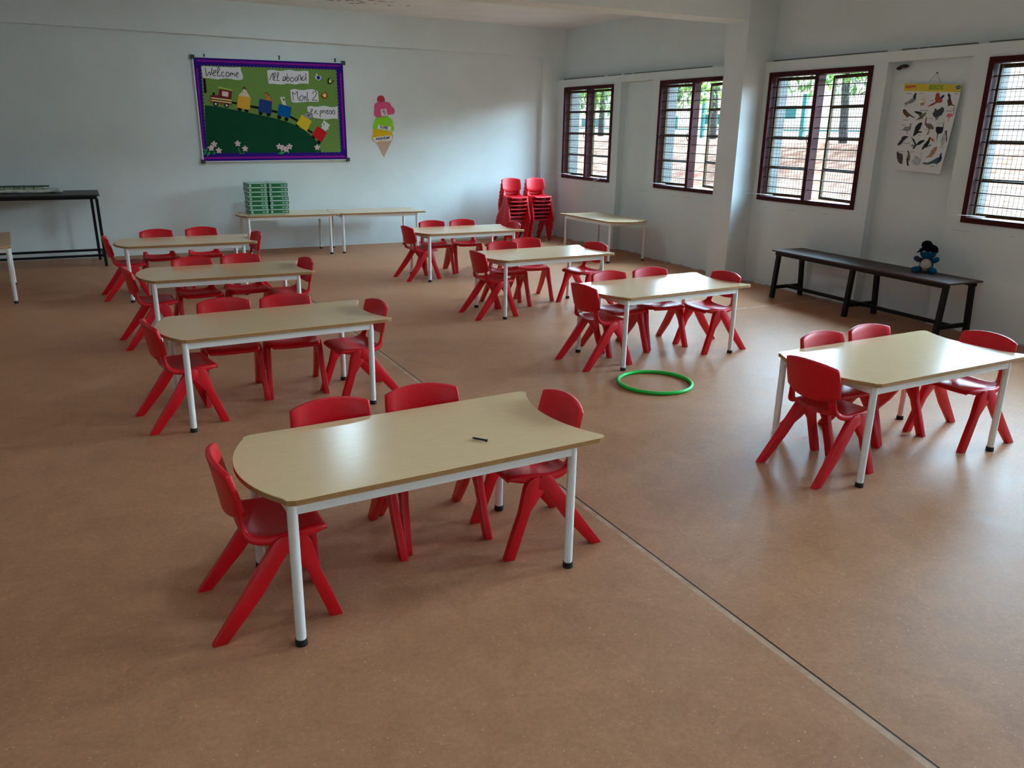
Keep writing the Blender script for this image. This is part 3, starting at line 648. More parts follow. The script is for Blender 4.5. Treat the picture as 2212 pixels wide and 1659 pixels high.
# outlines of the flat cut-outs on the board (x, z in metres), the calendar, and the poster print (fractions of the sheet)
DATA = {"board":{"cards":[["white card lettered Welcome",[[1.3965,2.1555],[1.4942,2.1552],[1.6203,2.1559],[1.7479,2.1558],[1.841,2.1643],[1.8401,2.1267],[1.8544,2.0896],[1.8579,2.0519],[1.854,2.0307],[1.8227,2.0189],[1.7708,2.0189],[1.7284,2.0255],[1.6732,2.0316],[1.6303,2.0277],[1.5655,2.0146],[1.5155,2.0208],[1.4613,2.0248],[1.4028,2.0244]],[[[1.4362,2.1369],[1.4424,2.092],[1.4436,2.0591],[1.4535,2.0533],[1.4781,2.0936],[1.4871,2.0775],[1.4915,2.0571],[1.5033,2.0947],[1.5159,2.1406]],[[1.5162,2.0747],[1.5472,2.0926],[1.5572,2.1096],[1.5427,2.113],[1.5219,2.0915],[1.5171,2.0623],[1.5312,2.0546],[1.5485,2.0595]],[[1.5694,2.0812],[1.5964,2.1238],[1.5943,2.1485],[1.5841,2.1521],[1.5752,2.1228],[1.5694,2.0812],[1.5714,2.0564],[1.5903,2.0551],[1.6036,2.0619]],[[1.6427,2.0969],[1.6282,2.1004],[1.6157,2.0791],[1.6199,2.0543],[1.6368,2.053],[1.648,2.0597]],[[1.6836,2.1029],[1.6672,2.0855],[1.6668,2.0563],[1.6836,2.0529],[1.7001,2.0703],[1.6979,2.0952],[1.6836,2.1029]],[[1.7172,2.0961],[1.7115,2.0541]],[[1.7158,2.0793],[1.7301,2.0966],[1.7358,2.0885],[1.7337,2.0634]],[[1.7373,2.0803],[1.7534,2.0935],[1.7588,2.0812],[1.7632,2.0563]],[[1.7754,2.0736],[1.802,2.0831],[1.8056,2.1],[1.7904,2.0993],[1.7775,2.0736],[1.7844,2.053],[1.8043,2.058]]]],["white card lettered All aboard",[[2.1458,2.139],[2.1846,2.1505],[2.2304,2.1502],[2.2758,2.1425],[2.3325,2.1451],[2.3797,2.157],[2.4318,2.1619],[2.4883,2.1498],[2.546,2.1524],[2.599,2.1598],[2.6462,2.1545],[2.6446,2.0826],[2.6401,2.0078],[2.5795,2.0129],[2.5316,2.0061],[2.4731,1.9939],[2.4213,2.0018],[2.3746,2.0024],[2.3114,1.9876],[2.255,1.9903],[2.2091,1.9934],[2.1528,1.9912],[2.1477,2.0616]],[[[2.1658,2.0307],[2.1838,2.068],[2.2116,2.1154],[2.2107,2.074],[2.2106,2.0292]],[[2.2247,2.0551],[2.2392,2.0947],[2.2394,2.119],[2.228,2.1161],[2.2225,2.0745],[2.2248,2.0356],[2.2347,2.0301],[2.2428,2.0363]],[[2.257,2.0565],[2.2778,2.0964],[2.2795,2.1208],[2.2666,2.1202],[2.2599,2.0761],[2.2608,2.0371],[2.2705,2.0292],[2.2838,2.0356]],[[2.3198,2.0346],[2.3407,2.0379],[2.3629,2.0609],[2.3651,2.0782],[2.3487,2.0799],[2.3318,2.0596],[2.3292,2.036],[2.3457,2.0357],[2.3648,2.0732],[2.3653,2.034]],[[2.3812,2.118],[2.3769,2.0369],[2.3786,2.0247]],[[2.3785,2.0616],[2.3951,2.077],[2.4045,2.0626],[2.4003,2.0379],[2.3814,2.0273]],[[2.4391,2.0739],[2.4228,2.0634],[2.4185,2.0386],[2.436,2.027],[2.4607,2.0453],[2.4596,2.0699],[2.4391,2.0739]],[[2.5098,2.0769],[2.4943,2.0812],[2.4773,2.0608],[2.481,2.0362],[2.4971,2.0418],[2.5121,2.0721],[2.5101,2.0399]],[[2.5102,2.0424],[2.5183,2.0871],[2.53,2.1074],[2.5429,2.103],[2.544,2.0784],[2.5392,2.0435]],[[2.5548,2.0838],[2.555,2.0442]],[[2.5895,2.0902],[2.5733,2.0846],[2.5615,2.0643],[2.5656,2.0446],[2.5871,2.0505],[2.6074,2.081]],[[2.6106,2.1331],[2.608,2.091],[2.6131,2.0441]]]],["white card lettered Mont 2",[[2.4089,1.932],[2.4594,1.9438],[2.5167,1.9359],[2.5693,1.9329],[2.6231,1.9448],[2.682,1.9494],[2.7503,1.9243],[2.7525,1.8663],[2.7543,1.8031],[2.6519,1.8],[2.5875,1.7956],[2.4914,1.7852],[2.4386,1.7836],[2.4131,1.7953]],[[[2.4311,1.9105],[2.4383,1.861],[2.4337,1.806]],[[2.4311,1.9105],[2.4606,1.8817],[2.4971,1.9178],[2.4913,1.8678],[2.5087,1.8083]],[[2.5416,1.8694],[2.5218,1.8488],[2.5223,1.8137],[2.546,1.8119],[2.564,1.8451],[2.5547,1.8674],[2.5416,1.8694]],[[2.5755,1.8605],[2.5806,1.813]],[[2.5773,1.8455],[2.5941,1.8611],[2.5977,1.8311],[2.6144,1.7989]],[[2.6135,1.9169],[2.6133,1.8517],[2.6208,1.8167],[2.6343,1.8197]],[[2.6815,1.8942],[2.6962,1.9173],[2.7232,1.9208],[2.7299,1.8958],[2.7033,1.8546],[2.6746,1.8209],[2.7068,1.8219],[2.7388,1.8153]]]],["white card lettered express",[[2.6029,1.7405],[2.6543,1.7495],[2.7076,1.7408],[2.7566,1.7473],[2.8224,1.7593],[2.8873,1.7457],[2.9421,1.7447],[2.9924,1.7563],[2.9847,1.6012],[2.9352,1.6079],[2.8796,1.599],[2.8244,1.5927],[2.7594,1.6016],[2.6733,1.6126],[2.6701,1.6508],[2.6076,1.6849]],[[[2.6416,1.6705],[2.6673,1.6965],[2.6709,1.7119],[2.6548,1.7115],[2.6449,1.6807],[2.6488,1.6554],[2.668,1.6609]],[[2.6866,1.6563],[2.7103,1.6925],[2.7241,1.698]],[[2.6997,1.6974],[2.7145,1.6722],[2.7245,1.6572],[2.7409,1.6601]],[[2.7675,1.6991],[2.7605,1.6222]],[[2.7669,1.6889],[2.7865,1.6996],[2.7881,1.6792],[2.7682,1.6633]],[[2.7982,1.664],[2.8029,1.7],[2.819,1.6953],[2.8247,1.7006]],[[2.8275,1.7006],[2.8283,1.6648]],[[2.8428,1.6805],[2.8625,1.6913],[2.8661,1.7067],[2.8522,1.7038],[2.8453,1.6754],[2.8554,1.6603],[2.8752,1.671]],[[2.8752,1.671],[2.8961,1.7049],[2.9117,1.6873],[2.9049,1.6614],[2.8831,1.6661]],[[2.9106,1.6667],[2.9377,1.7112],[2.9531,1.6884],[2.949,1.6625],[2.9215,1.6644]]]]],"outer":[[1.3008,2.2553],[3.0959,2.277],[3.1031,1.1011],[1.3138,1.0772]],"inner":[[1.3865,2.1714],[3.0052,2.1968],[3.0171,1.1895],[1.3604,1.1682]],"stripe":[[1.3113,2.2219],[3.0944,2.2463],[3.1014,1.1298],[1.321,1.1017]],"bar":[[1.4045,2.0203],[1.4296,2.0214],[1.4314,1.8595],[1.4042,1.8607]],"hill":[[1.3977,1.7231],[1.5404,1.713],[1.6812,1.6873],[1.8727,1.6564],[2.08,1.6191],[2.2163,1.5916],[2.3413,1.5574],[2.4545,1.5162],[2.5678,1.4494],[2.6557,1.3751],[2.7182,1.3059],[2.7544,1.1847],[2.4332,1.1812],[1.3604,1.1682]],"engine_body":[[1.4686,1.8294],[1.4821,1.8382],[1.5162,1.8415],[1.5626,1.8388],[1.5775,1.9107],[1.7195,1.8948],[1.7022,1.7926],[1.696,1.7457],[1.4592,1.7725]],"engine_base":[[1.4677,1.7727],[1.6986,1.75],[1.6904,1.7306],[1.4661,1.7559]],"engine_roof":[[1.5654,1.9416],[1.729,1.9057],[1.7256,1.8908],[1.5614,1.9206]],"engine_window":[[1.6054,1.8886],[1.6731,1.8805],[1.6767,1.8722],[1.6686,1.8276],[1.6598,1.8252],[1.6048,1.8339],[1.5993,1.8443]],"engine_stripes":[[[1.4738,1.817],[1.7045,1.7948],[1.7033,1.7799],[1.4725,1.8023]],[[1.4713,1.7897],[1.7022,1.7671],[1.7009,1.7522],[1.47,1.7749]]],"chimney":[[1.4976,1.8702],[1.5208,1.8689],[1.516,1.8394],[1.4992,1.8409]],"engine_wheels":[[1.5209,1.7427],[1.6429,1.7292]],"link":[[[1.7027,1.7735],[1.765,1.7668],[1.7632,1.7455],[1.7009,1.7522]],[[1.9226,1.7393],[2.0146,1.7246],[2.0124,1.6964],[1.9162,1.7133]],[[2.1671,1.6937],[2.2385,1.6806],[2.2288,1.6529],[2.1627,1.6688]],[[2.3914,1.6316],[2.4853,1.5818],[2.4703,1.5598],[2.3852,1.6056]],[[2.6023,1.4771],[2.66,1.4384],[2.6451,1.4205],[2.5872,1.4549]]],"wagon":[["orange",[[1.7868,1.8463],[1.9338,1.8255],[1.9049,1.6828],[1.7602,1.709]]],["dark_blue",[[2.033,1.8134],[2.1794,1.7933],[2.1609,1.6438],[2.0065,1.6649]]],["blue",[[2.265,1.7636],[2.4113,1.7277],[2.3844,1.5987],[2.2301,1.6354]]],["yellow",[[2.5349,1.6478],[2.6538,1.57],[2.5819,1.4439],[2.4573,1.5335]]],["red",[[2.7247,1.5143],[2.8395,1.4343],[2.7626,1.3154],[2.6465,1.4051]]]],"wagon_wheels":[[[1.7916,1.6927],[1.8694,1.6797]],[[2.0336,1.6532],[2.1271,1.638]],[[2.2542,1.6084],[2.339,1.5876]],[[2.467,1.5076],[2.5501,1.45]],[[2.6611,1.3766],[2.7299,1.3174]]],"animals":[["cream",[[1.7888,1.8442],[1.806,1.8682],[1.8288,1.8817],[1.8363,1.9201],[1.8609,1.955],[1.8851,1.9304],[1.8889,1.8966],[1.906,1.8631],[1.9253,1.8295]]],["orange_brown",[[2.1134,1.8011],[2.1221,1.8506],[2.099,1.8817],[2.1101,1.8943],[2.1347,1.8829],[2.1554,1.8517],[2.1606,1.8174],[2.1845,1.7934],[2.1831,1.7736]]],["pale_grey",[[2.3035,1.7572],[2.2842,1.8163],[2.281,1.8459],[2.3014,1.8416],[2.3281,1.8524],[2.3375,1.8378],[2.3352,1.803],[2.3524,1.7486]]],["lilac_grey",[[2.5528,1.6439],[2.5859,1.662],[2.6133,1.6627],[2.659,1.6595],[2.6759,1.6337],[2.6514,1.607],[2.6186,1.5976],[2.5835,1.6229]]],["white",[[2.7699,1.4908],[2.7826,1.5087],[2.7723,1.5349],[2.792,1.5529],[2.8101,1.5863],[2.8301,1.5669],[2.8526,1.5497],[2.8799,1.5325],[2.879,1.5148],[2.8647,1.5101],[2.8607,1.479],[2.8195,1.4562]]]],"animal_marks":[[[1.8363,1.9201],[1.8609,1.955],[1.8851,1.9304],[1.8871,1.9007],[1.8713,1.9214],[1.8447,1.9162],[1.838,1.8608]],[[2.099,1.8817],[2.1024,1.8941],[2.1347,1.8829],[2.1554,1.8517],[2.1499,1.8466],[2.1265,1.8753]],[[2.3108,1.8271],[2.3317,1.8277],[2.3303,1.8078],[2.3143,1.8023]],[[2.5986,1.645],[2.6263,1.65],[2.6299,1.6327],[2.6067,1.6278]],[[2.8011,1.5487],[2.8104,1.5489],[2.8085,1.5135],[2.8015,1.5134]]],"flowers":[[1.4615,1.2842],[1.423,1.2384],[1.5088,1.2106],[1.7342,1.293],[1.8157,1.2341],[2.2295,1.2605],[2.2733,1.2433],[2.3129,1.2281],[2.3558,1.2614],[2.703,1.2547]],"leaves":[[[1.3164,1.24],[1.3469,1.225],[1.3654,1.1948],[1.3447,1.2012]],[[1.3616,1.1991],[1.3698,1.2425],[1.3843,1.2599],[1.3773,1.2078]],[[1.3263,1.1643],[1.353,1.1991],[1.3697,1.1948],[1.3498,1.1643]],[[1.3666,1.1383],[1.372,1.1731],[1.3911,1.1949],[1.4126,1.195],[1.4016,1.1688]],[[1.4161,1.1863],[1.4493,1.1733],[1.4474,1.1995],[1.4724,1.1908],[1.4571,1.1646],[1.4196,1.1776]],[[1.7322,1.2425],[1.7434,1.2447],[1.7661,1.1698],[1.7548,1.1676]],[[1.7774,1.172],[1.8014,1.1943],[1.8075,1.1876],[1.7859,1.1676]],[[2.2058,1.1772],[2.243,1.1949],[2.2445,1.2168],[2.2965,1.1863],[2.2547,1.1686]],[[2.3276,1.1776],[2.3386,1.2063],[2.3475,1.2041],[2.3367,1.1776]],[[2.7005,1.21],[2.7099,1.2101],[2.7054,1.1877],[2.6993,1.1876]]],"butterflies":[["blue",[[2.7411,2.1414],[2.7634,2.1101],[2.798,2.1041],[2.8028,2.0943],[2.7906,2.0688],[2.7683,2.0529],[2.7315,2.0664],[2.7222,2.0909],[2.7338,2.1063]],[[2.7389,2.1016],[2.766,2.1077],[2.792,2.0939],[2.7742,2.0631],[2.7476,2.067]]],["black",[[2.9054,2.0937],[2.9202,2.0641],[2.936,2.0547],[2.9611,2.0658],[2.9576,2.0505],[2.935,2.0345],[2.9176,2.0136],[2.88,2.0222],[2.8761,2.0523],[2.8886,2.0829]],[[2.9049,2.0836],[2.9196,2.054],[2.9308,2.0595],[2.93,2.0444],[2.9073,2.0258],[2.8919,2.0428]]],["red_brown",[[2.7799,1.8748],[2.8091,1.9137],[2.8248,1.9041],[2.8477,1.9252],[2.8749,1.8754],[2.8376,1.8386],[2.8161,1.843]],[[2.7966,1.8829],[2.8246,1.8991],[2.8414,1.9098],[2.8558,1.8748],[2.833,1.8537]]]],"hooks":[[1.4422,2.2679],[2.3044,2.2964],[2.992,2.3001]]},"ice":{"cherry":[[3.5213,1.8645],[3.5373,1.8922],[3.5679,1.9069],[3.6039,1.8999],[3.6242,1.8732],[3.6291,1.835],[3.571,1.8195],[3.5262,1.8319]],"scoop_pink":[[3.529,1.8265],[3.577,1.8197],[3.6441,1.8299],[3.6866,1.8257],[3.7072,1.7988],[3.7157,1.7769],[3.7518,1.7502],[3.7599,1.7115],[3.7499,1.6835],[3.6635,1.6703],[3.571,1.6405],[3.5102,1.6337],[3.4807,1.6551],[3.4731,1.6934],[3.4835,1.7321],[3.4789,1.7703],[3.4919,1.7981]],"scoop_green":[[3.4977,1.6223],[3.565,1.6404],[3.6631,1.6565],[3.6809,1.6374],[3.7171,1.6159],[3.7315,1.5827],[3.7304,1.5435],[3.7478,1.5045],[3.7312,1.4648],[3.6327,1.469],[3.5233,1.4896],[3.4568,1.4941],[3.455,1.5274],[3.4774,1.5611],[3.4719,1.5776],[3.4908,1.6001]],"scoop_yellow":[[3.4596,1.4886],[3.5233,1.4896],[3.6328,1.4746],[3.7123,1.4533],[3.7294,1.4027],[3.7154,1.346],[3.6286,1.3395],[3.4931,1.3214],[3.4452,1.3434],[3.4346,1.3824],[3.454,1.4161]],"cone":[[3.4994,1.327],[3.7092,1.346],[3.5942,1.1322]],"tag5":[[3.5651,1.7331],[3.6414,1.7445],[3.6572,1.6646],[3.5775,1.6517]],"tagj":[[3.5283,1.5454],[3.705,1.5206],[3.6973,1.4671],[3.5143,1.4923]],"tagm":[[3.4497,1.3826],[3.6802,1.4134],[3.7112,1.4138],[3.7128,1.363],[3.6905,1.3429],[3.5548,1.3388],[3.4871,1.3241],[3.4576,1.3491]],"strokes5":[[[3.6255,1.7248],[3.5949,1.7196],[3.5973,1.6992],[3.6219,1.7053],[3.6306,1.6917],[3.621,1.6777],[3.5996,1.6772]]],"strokesj":[[[3.5615,1.5376],[3.5574,1.5069],[3.5481,1.5012]],[[3.5766,1.534],[3.5727,1.5072],[3.5816,1.4989],[3.5939,1.5019],[3.601,1.5311]],[[3.6089,1.4938],[3.6162,1.5291],[3.6272,1.4913],[3.6357,1.525]],[[3.6588,1.5198],[3.6479,1.5224],[3.6407,1.4904],[3.6529,1.4872]],[[3.6449,1.5067],[3.6553,1.5046]]],"strokesm":[[[3.4911,1.3494],[3.495,1.3747],[3.5066,1.358],[3.5226,1.3806],[3.5247,1.3526]],[[3.5502,1.3837],[3.5364,1.3723],[3.5401,1.3555],[3.5554,1.3557],[3.5633,1.3726],[3.5502,1.3837]],[[3.5708,1.3587],[3.5736,1.3868],[3.5954,1.3617],[3.5995,1.391]],[[3.6096,1.3619],[3.6105,1.3912],[3.6301,1.3875],[3.6326,1.3706],[3.6096,1.3619]],[[3.6386,1.365],[3.65,1.3933],[3.6615,1.3681]],[[3.6433,1.3752],[3.6575,1.3765]],[[3.6581,1.3962],[3.67,1.3823],[3.68,1.4078]],[[3.67,1.3823],[3.6696,1.3682]]]},"birds":[["grey",[[0.2311,0.1026],[0.248,0.1094],[0.2432,0.1377],[0.2482,0.1754],[0.2175,0.2091],[0.167,0.2267],[0.1207,0.23],[0.051,0.272],[0.0826,0.2355],[0.0358,0.2389],[0.0558,0.2218],[0.1211,0.1967],[0.19,0.1575],[0.2044,0.1195]],["dark",[[0.2311,0.1026],[0.248,0.1094],[0.2432,0.1377],[0.2467,0.1754],[0.2345,0.1993],[0.218,0.1618],[0.19,0.1575],[0.2044,0.1195]]]],["cream",[[0.3831,0.105],[0.4036,0.1117],[0.4069,0.1397],[0.4315,0.1768],[0.4375,0.2142],[0.4171,0.2381],[0.4099,0.2689],[0.3946,0.2693],[0.3917,0.2434],[0.365,0.2439],[0.3678,0.2698],[0.3518,0.2678],[0.3523,0.2395],[0.3273,0.2164],[0.323,0.1835],[0.3792,0.1495],[0.382,0.1307]],["tan",[[0.335,0.2162],[0.4186,0.2146],[0.4025,0.2408],[0.3568,0.2417]]]],["red",[[0.5963,0.0993],[0.6512,0.1008],[0.6723,0.1491],[0.7053,0.1254],[0.7427,0.1178],[0.7381,0.1387],[0.7104,0.167],[0.7304,0.1851],[0.7143,0.204],[0.635,0.2102],[0.5758,0.2372],[0.4796,0.258],[0.5146,0.2337],[0.6089,0.1968],[0.5899,0.1692]],["navy",[[0.6773,0.1536],[0.7053,0.1254],[0.7463,0.1178],[0.7381,0.1387],[0.7045,0.1717]]]],["brown",[[0.8006,0.0962],[0.8464,0.1184],[0.858,0.155],[0.9076,0.2186],[0.9674,0.2358],[0.9509,0.2398],[0.8972,0.2304],[0.8291,0.2434],[0.836,0.2201],[0.8076,0.1883],[0.8281,0.151],[0.8004,0.1307],[0.8196,0.1235]],["dark",[[0.8006,0.0962],[0.8464,0.1184],[0.858,0.155],[0.9009,0.2095],[0.8239,0.1603],[0.8295,0.1325],[0.8004,0.1307]]]],["brown",[[0.0329,0.2988],[0.0631,0.2909],[0.0973,0.3021],[0.1174,0.3208],[0.2053,0.3569],[0.2844,0.3883],[0.2607,0.3889],[0.1759,0.3672],[0.1172,0.3903],[0.1134,0.3736],[0.0603,0.3509],[0.0381,0.3227]],None],["olive",[[0.2494,0.3105],[0.3046,0.3116],[0.3845,0.3192],[0.4217,0.3419],[0.4474,0.3224],[0.4857,0.3214],[0.4641,0.3551],[0.4202,0.3941],[0.3068,0.4139],[0.3671,0.3718],[0.3465,0.3533],[0.2691,0.3267]],["dark",[[0.2494,0.3105],[0.3046,0.3116],[0.3845,0.3192],[0.412,0.3351],[0.3273,0.3395],[0.2691,0.3267]]]],["charcoal",[[0.6165,0.2737],[0.6344,0.271],[0.6587,0.2891],[0.7064,0.274],[0.7374,0.2547],[0.7718,0.2586],[0.7913,0.2954],[0.7645,0.338],[0.7258,0.3577],[0.7002,0.396],[0.6721,0.4038],[0.6638,0.3781],[0.62,0.3605],[0.5925,0.3329],[0.6228,0.2947]],["grey",[[0.6638,0.3781],[0.7258,0.3577],[0.7071,0.3934],[0.6759,0.4037]]]],["pink",[[0.8459,0.3569],[0.8713,0.3237],[0.9289,0.3199],[0.9511,0.3402],[0.9635,0.3144],[0.9431,0.2686],[0.9545,0.2499],[0.9737,0.2633],[0.9575,0.2683],[0.9779,0.3141],[0.959,0.3516],[0.9148,0.3621],[0.9059,0.4182],[0.8984,0.4185],[0.8956,0.3603]],None],["grey",[[0.02,0.5363],[0.0828,0.5245],[0.1092,0.4971],[0.2038,0.4845],[0.2049,0.4556],[0.2597,0.4492],[0.2313,0.4645],[0.2367,0.5028],[0.2236,0.5321],[0.1766,0.5409],[0.1853,0.5769],[0.1731,0.5773],[0.165,0.5437],[0.085,0.5342]],None],["black",[[0.4151,0.4328],[0.4485,0.4533],[0.4302,0.4586],[0.4183,0.5019],[0.3876,0.5364],[0.4438,0.5346],[0.4639,0.5483],[0.3929,0.5554],[0.3359,0.5862],[0.3112,0.6016],[0.298,0.5827],[0.3174,0.4859],[0.3631,0.4462]],None],["taupe",[[0.4874,0.3687],[0.508,0.3728],[0.505,0.4298],[0.5287,0.4433],[0.5994,0.4436],[0.6665,0.4818],[0.6744,0.5052],[0.596,0.5077],[0.5953,0.5553],[0.5483,0.5856],[0.5684,0.5467],[0.5817,0.5129],[0.5243,0.4815],[0.4845,0.4541],[0.4801,0.4115]],None],["black",[[0.704,0.4882],[0.7186,0.4736],[0.8278,0.4749],[0.8235,0.4422],[0.8269,0.4093],[0.8361,0.4559],[0.8479,0.4978],[0.8407,0.5404],[0.7718,0.5569],[0.7734,0.6042],[0.7742,0.6279],[0.7662,0.6282],[0.7544,0.5527],[0.7169,0.5256]],None],["purple",[[0.0867,0.6143],[0.1244,0.5984],[0.2164,0.6025],[0.1454,0.6171],[0.1357,0.6467],[0.1034,0.6869],[0.0664,0.7079],[0.0183,0.7172],[0.0248,0.6899],[0.0758,0.6391]],["dark",[[0.0867,0.6143],[0.1244,0.5984],[0.2164,0.6025],[0.1454,0.6171],[0.1076,0.6331],[0.025,0.7096],[0.0183,0.7172],[0.0248,0.6899],[0.0758,0.6391]]]],["black",[[0.258,0.6035],[0.3325,0.6346],[0.3885,0.6857],[0.4434,0.645],[0.537,0.6271],[0.5282,0.6514],[0.4563,0.6879],[0.3927,0.7001],[0.3619,0.7401],[0.329,0.7439],[0.3397,0.7216],[0.2952,0.7136],[0.2859,0.6945],[0.3234,0.6931],[0.3663,0.6963]],["grey",[[0.2853,0.6921],[0.3221,0.6883],[0.3607,0.7062],[0.3397,0.7216],[0.3001,0.7158]]]],["black",[[0.6166,0.5956],[0.6487,0.5944],[0.6374,0.6091],[0.644,0.6518],[0.6178,0.696],[0.6849,0.6742],[0.6819,0.6886],[0.568,0.722],[0.525,0.7454],[0.5086,0.7341],[0.5456,0.6796],[0.6035,0.6295]],["coral",[[0.6399,0.6043],[0.6848,0.605],[0.7244,0.625],[0.725,0.6488],[0.6876,0.6359],[0.6374,0.6211]]]],["pale",[[0.8914,0.5198],[0.9107,0.5098],[0.9288,0.5163],[0.9257,0.5375],[0.9604,0.5926],[0.9766,0.6391],[0.9648,0.6396],[0.9429,0.6074],[0.9192,0.6839],[0.8708,0.6858],[0.8752,0.6572],[0.8375,0.6444],[0.8609,0.5821]],["dark",[[0.8914,0.5198],[0.9107,0.5098],[0.9288,0.5163],[0.9257,0.5375],[0.9604,0.5926],[0.9753,0.6415],[0.9632,0.6396],[0.9409,0.5839],[0.9055,0.5358]]]],["dark_brown",[[0.0184,0.7935],[0.0407,0.7802],[0.0666,0.8013],[0.1405,0.808],[0.161,0.8563],[0.1651,0.9252],[0.1268,0.9295],[0.0679,0.9001],[0.0356,0.852]],None],["olive",[[0.2197,0.7654],[0.248,0.7594],[0.2935,0.8014],[0.3111,0.8495],[0.3018,0.8941],[0.2777,0.8707],[0.3054,0.9382],[0.271,0.9423],[0.2402,0.8773],[0.2428,0.8379],[0.2497,0.7984]],["dark",[[0.2381,0.8528],[0.2725,0.8513],[0.2674,0.881],[0.3054,0.9382],[0.271,0.9423],[0.2415,0.8822]]]],["pale",[[0.3337,0.8828],[0.403,0.8503],[0.3843,0.817],[0.4456,0.8191],[0.5047,0.8407],[0.5327,0.8589],[0.5198,0.8206],[0.4976,0.7926],[0.5252,0.772],[0.541,0.781],[0.5161,0.7966],[0.5483,0.8533],[0.5307,0.9173],[0.4644,0.9328],[0.3873,0.9145]],None],["tan",[[0.6299,0.8253],[0.6872,0.7939],[0.7111,0.7448],[0.7626,0.7045],[0.8079,0.6931],[0.8105,0.7406],[0.7843,0.78],[0.7434,0.8058],[0.767,0.8215],[0.7302,0.816],[0.6325,0.8325]],None],["teal",[[0.573,0.8861],[0.6887,0.8878],[0.7731,0.8572],[0.8684,0.8168],[0.901,0.8129],[0.9009,0.7748],[0.9277,0.7594],[0.9322,0.7877],[0.9599,0.8197],[0.9482,0.8583],[0.8994,0.8846],[0.8955,0.9231],[0.8843,0.8902],[0.8044,0.8893],[0.6972,0.9091],[0.607,0.9063]],["navy",[[0.901,0.8129],[0.9009,0.7748],[0.9277,0.7594],[0.9322,0.7877],[0.9599,0.8197],[0.9482,0.8583],[0.8951,0.8848],[0.8906,0.8468]]]]],"caps":[[[0.0629,0.1099],[0.148,0.1086],[0.1501,0.118],[0.0649,0.1193]],[[0.2929,0.1064],[0.3607,0.1053],[0.3624,0.1123],[0.2946,0.1134]],[[0.5006,0.1825],[0.5748,0.1811],[0.5774,0.1904],[0.5031,0.1918]],[[0.8969,0.0992],[0.9733,0.098],[0.9763,0.1071],[0.8997,0.1084]],[[0.3475,0.2963],[0.5007,0.2928],[0.5033,0.3022],[0.3499,0.3058]],[[0.058,0.4136],[0.1621,0.4107],[0.1643,0.4203],[0.0601,0.4232]],[[0.5569,0.381],[0.6182,0.3794],[0.6211,0.3887],[0.5597,0.3904]],[[0.8272,0.2922],[0.9325,0.2897],[0.9359,0.2989],[0.8303,0.3014]],[[0.0391,0.4745],[0.1238,0.472],[0.1254,0.4792],[0.0406,0.4817]],[[0.5092,0.511],[0.5488,0.5097],[0.5517,0.5191],[0.5121,0.5204]],[[0.3949,0.577],[0.4434,0.5753],[0.4458,0.5834],[0.3971,0.5851]],[[0.7204,0.4335],[0.8117,0.4308],[0.8142,0.4378],[0.7228,0.4405]],[[0.1228,0.6803],[0.2515,0.6755],[0.2536,0.6836],[0.1247,0.6886]],[[0.0912,0.7796],[0.1797,0.7759],[0.1817,0.7842],[0.0932,0.7879]],[[0.2947,0.7745],[0.3709,0.7713],[0.3733,0.7795],[0.297,0.7827]],[[0.7512,0.9209],[0.8431,0.9162],[0.8474,0.9256],[0.7552,0.9303]],[[0.8605,0.7005],[0.9414,0.6971],[0.9445,0.7041],[0.8634,0.7075]]]}

# ---------------------------------------------------------------- notice board
def card(name, m):                                         # paper and felt colours measured under the room's dim light, brought back to full strength
    full = [min(0.82, v * 1.5) for v in lin(m)]
    return mat(name, [255 * (12.92 * v if v < 0.0031308 else 1.055 * v ** (1 / 2.4) - 0.055) for v in full], 0.85, 0.05, 40, spec=0.2)
def flat(name, pts, y, th, m, parent): return MB().prism(pts, 'Y', y - th, y).build(name, m, parent)
def pen(name, strokes, wdt, y, m, parent):                 # handwriting: round-ended pen strokes
    f = MB()
    for s in strokes:
        p = [Vector((a, b)) for a, b in s]; q = []
        for i in range(len(p) - 1):                        # smooth the stroke (Catmull-Rom)
            p0, p1, p2, p3 = p[max(i - 1, 0)], p[i], p[i + 1], p[min(i + 2, len(p) - 1)]
            for k in range(4):
                t = k / 4; q.append(0.5 * ((2 * p1) + (p2 - p0) * t + (2 * p0 - 5 * p1 + 4 * p2 - p3) * t * t + (3 * p1 - p0 - 3 * p2 + p3) * t ** 3))
        q.append(p[-1])
        f.tube([(v.x, y, v.y) for v in q], wdt / 2, 6)
    for v in f.bm.verts: v.co.y = y + (v.co.y - y) * 0.2
    return f.build(name, m, parent)
B = DATA['board']; YW = YB
bd = empty('notice_board', (2.2, YB, 1.08), 'notice board with felt train display and the words Welcome All aboard', 'notice board')
ou, inn, stp = B['outer'], B['inner'], B['stripe']
def lerp(a, b, t): return (a[0] + (b[0] - a[0]) * t, a[1] + (b[1] - a[1]) * t)
cen = (sum(p[0] for p in ou) / 4, sum(p[1] for p in ou) / 4)
FY = YB - 0.022                                             # face of the felt
flat('felt_panel', [lerp(p, cen, .012) for p in ou], FY, 0.004, card('olive green felt', (98, 128, 62)), bd); MB_ = MB(); MB_.prism([lerp(p, cen, .012) for p in ou], 'Y', FY, YB - .001); MB_.build('backing', M_GREYP, bd)
for i in range(4):
    a, b = ou[i], ou[(i + 1) % 4]; a2, b2 = lerp(a, cen, .016), lerp(b, cen, .016)
    flat('frame_rail', [a, b, b2, a2], YB - .002, .034, M_ALU, bd)
    c = lerp(a, cen, .008); f = MB(); f.box(c[0] - .023, c[0] + .023, YB - .042, YB - .002, c[1] - .023, c[1] + .023); f.bevel(.009, 2); f.build('corner_cap', M_GREYP, bd)
for h in B['hooks']:
    f = MB(); f.box(h[0] - .008, h[0] + .008, YB - .012, YB - .001, h[1] - .03, h[1] + .022); f.build('hanging_hook', M_GREYP, bd)
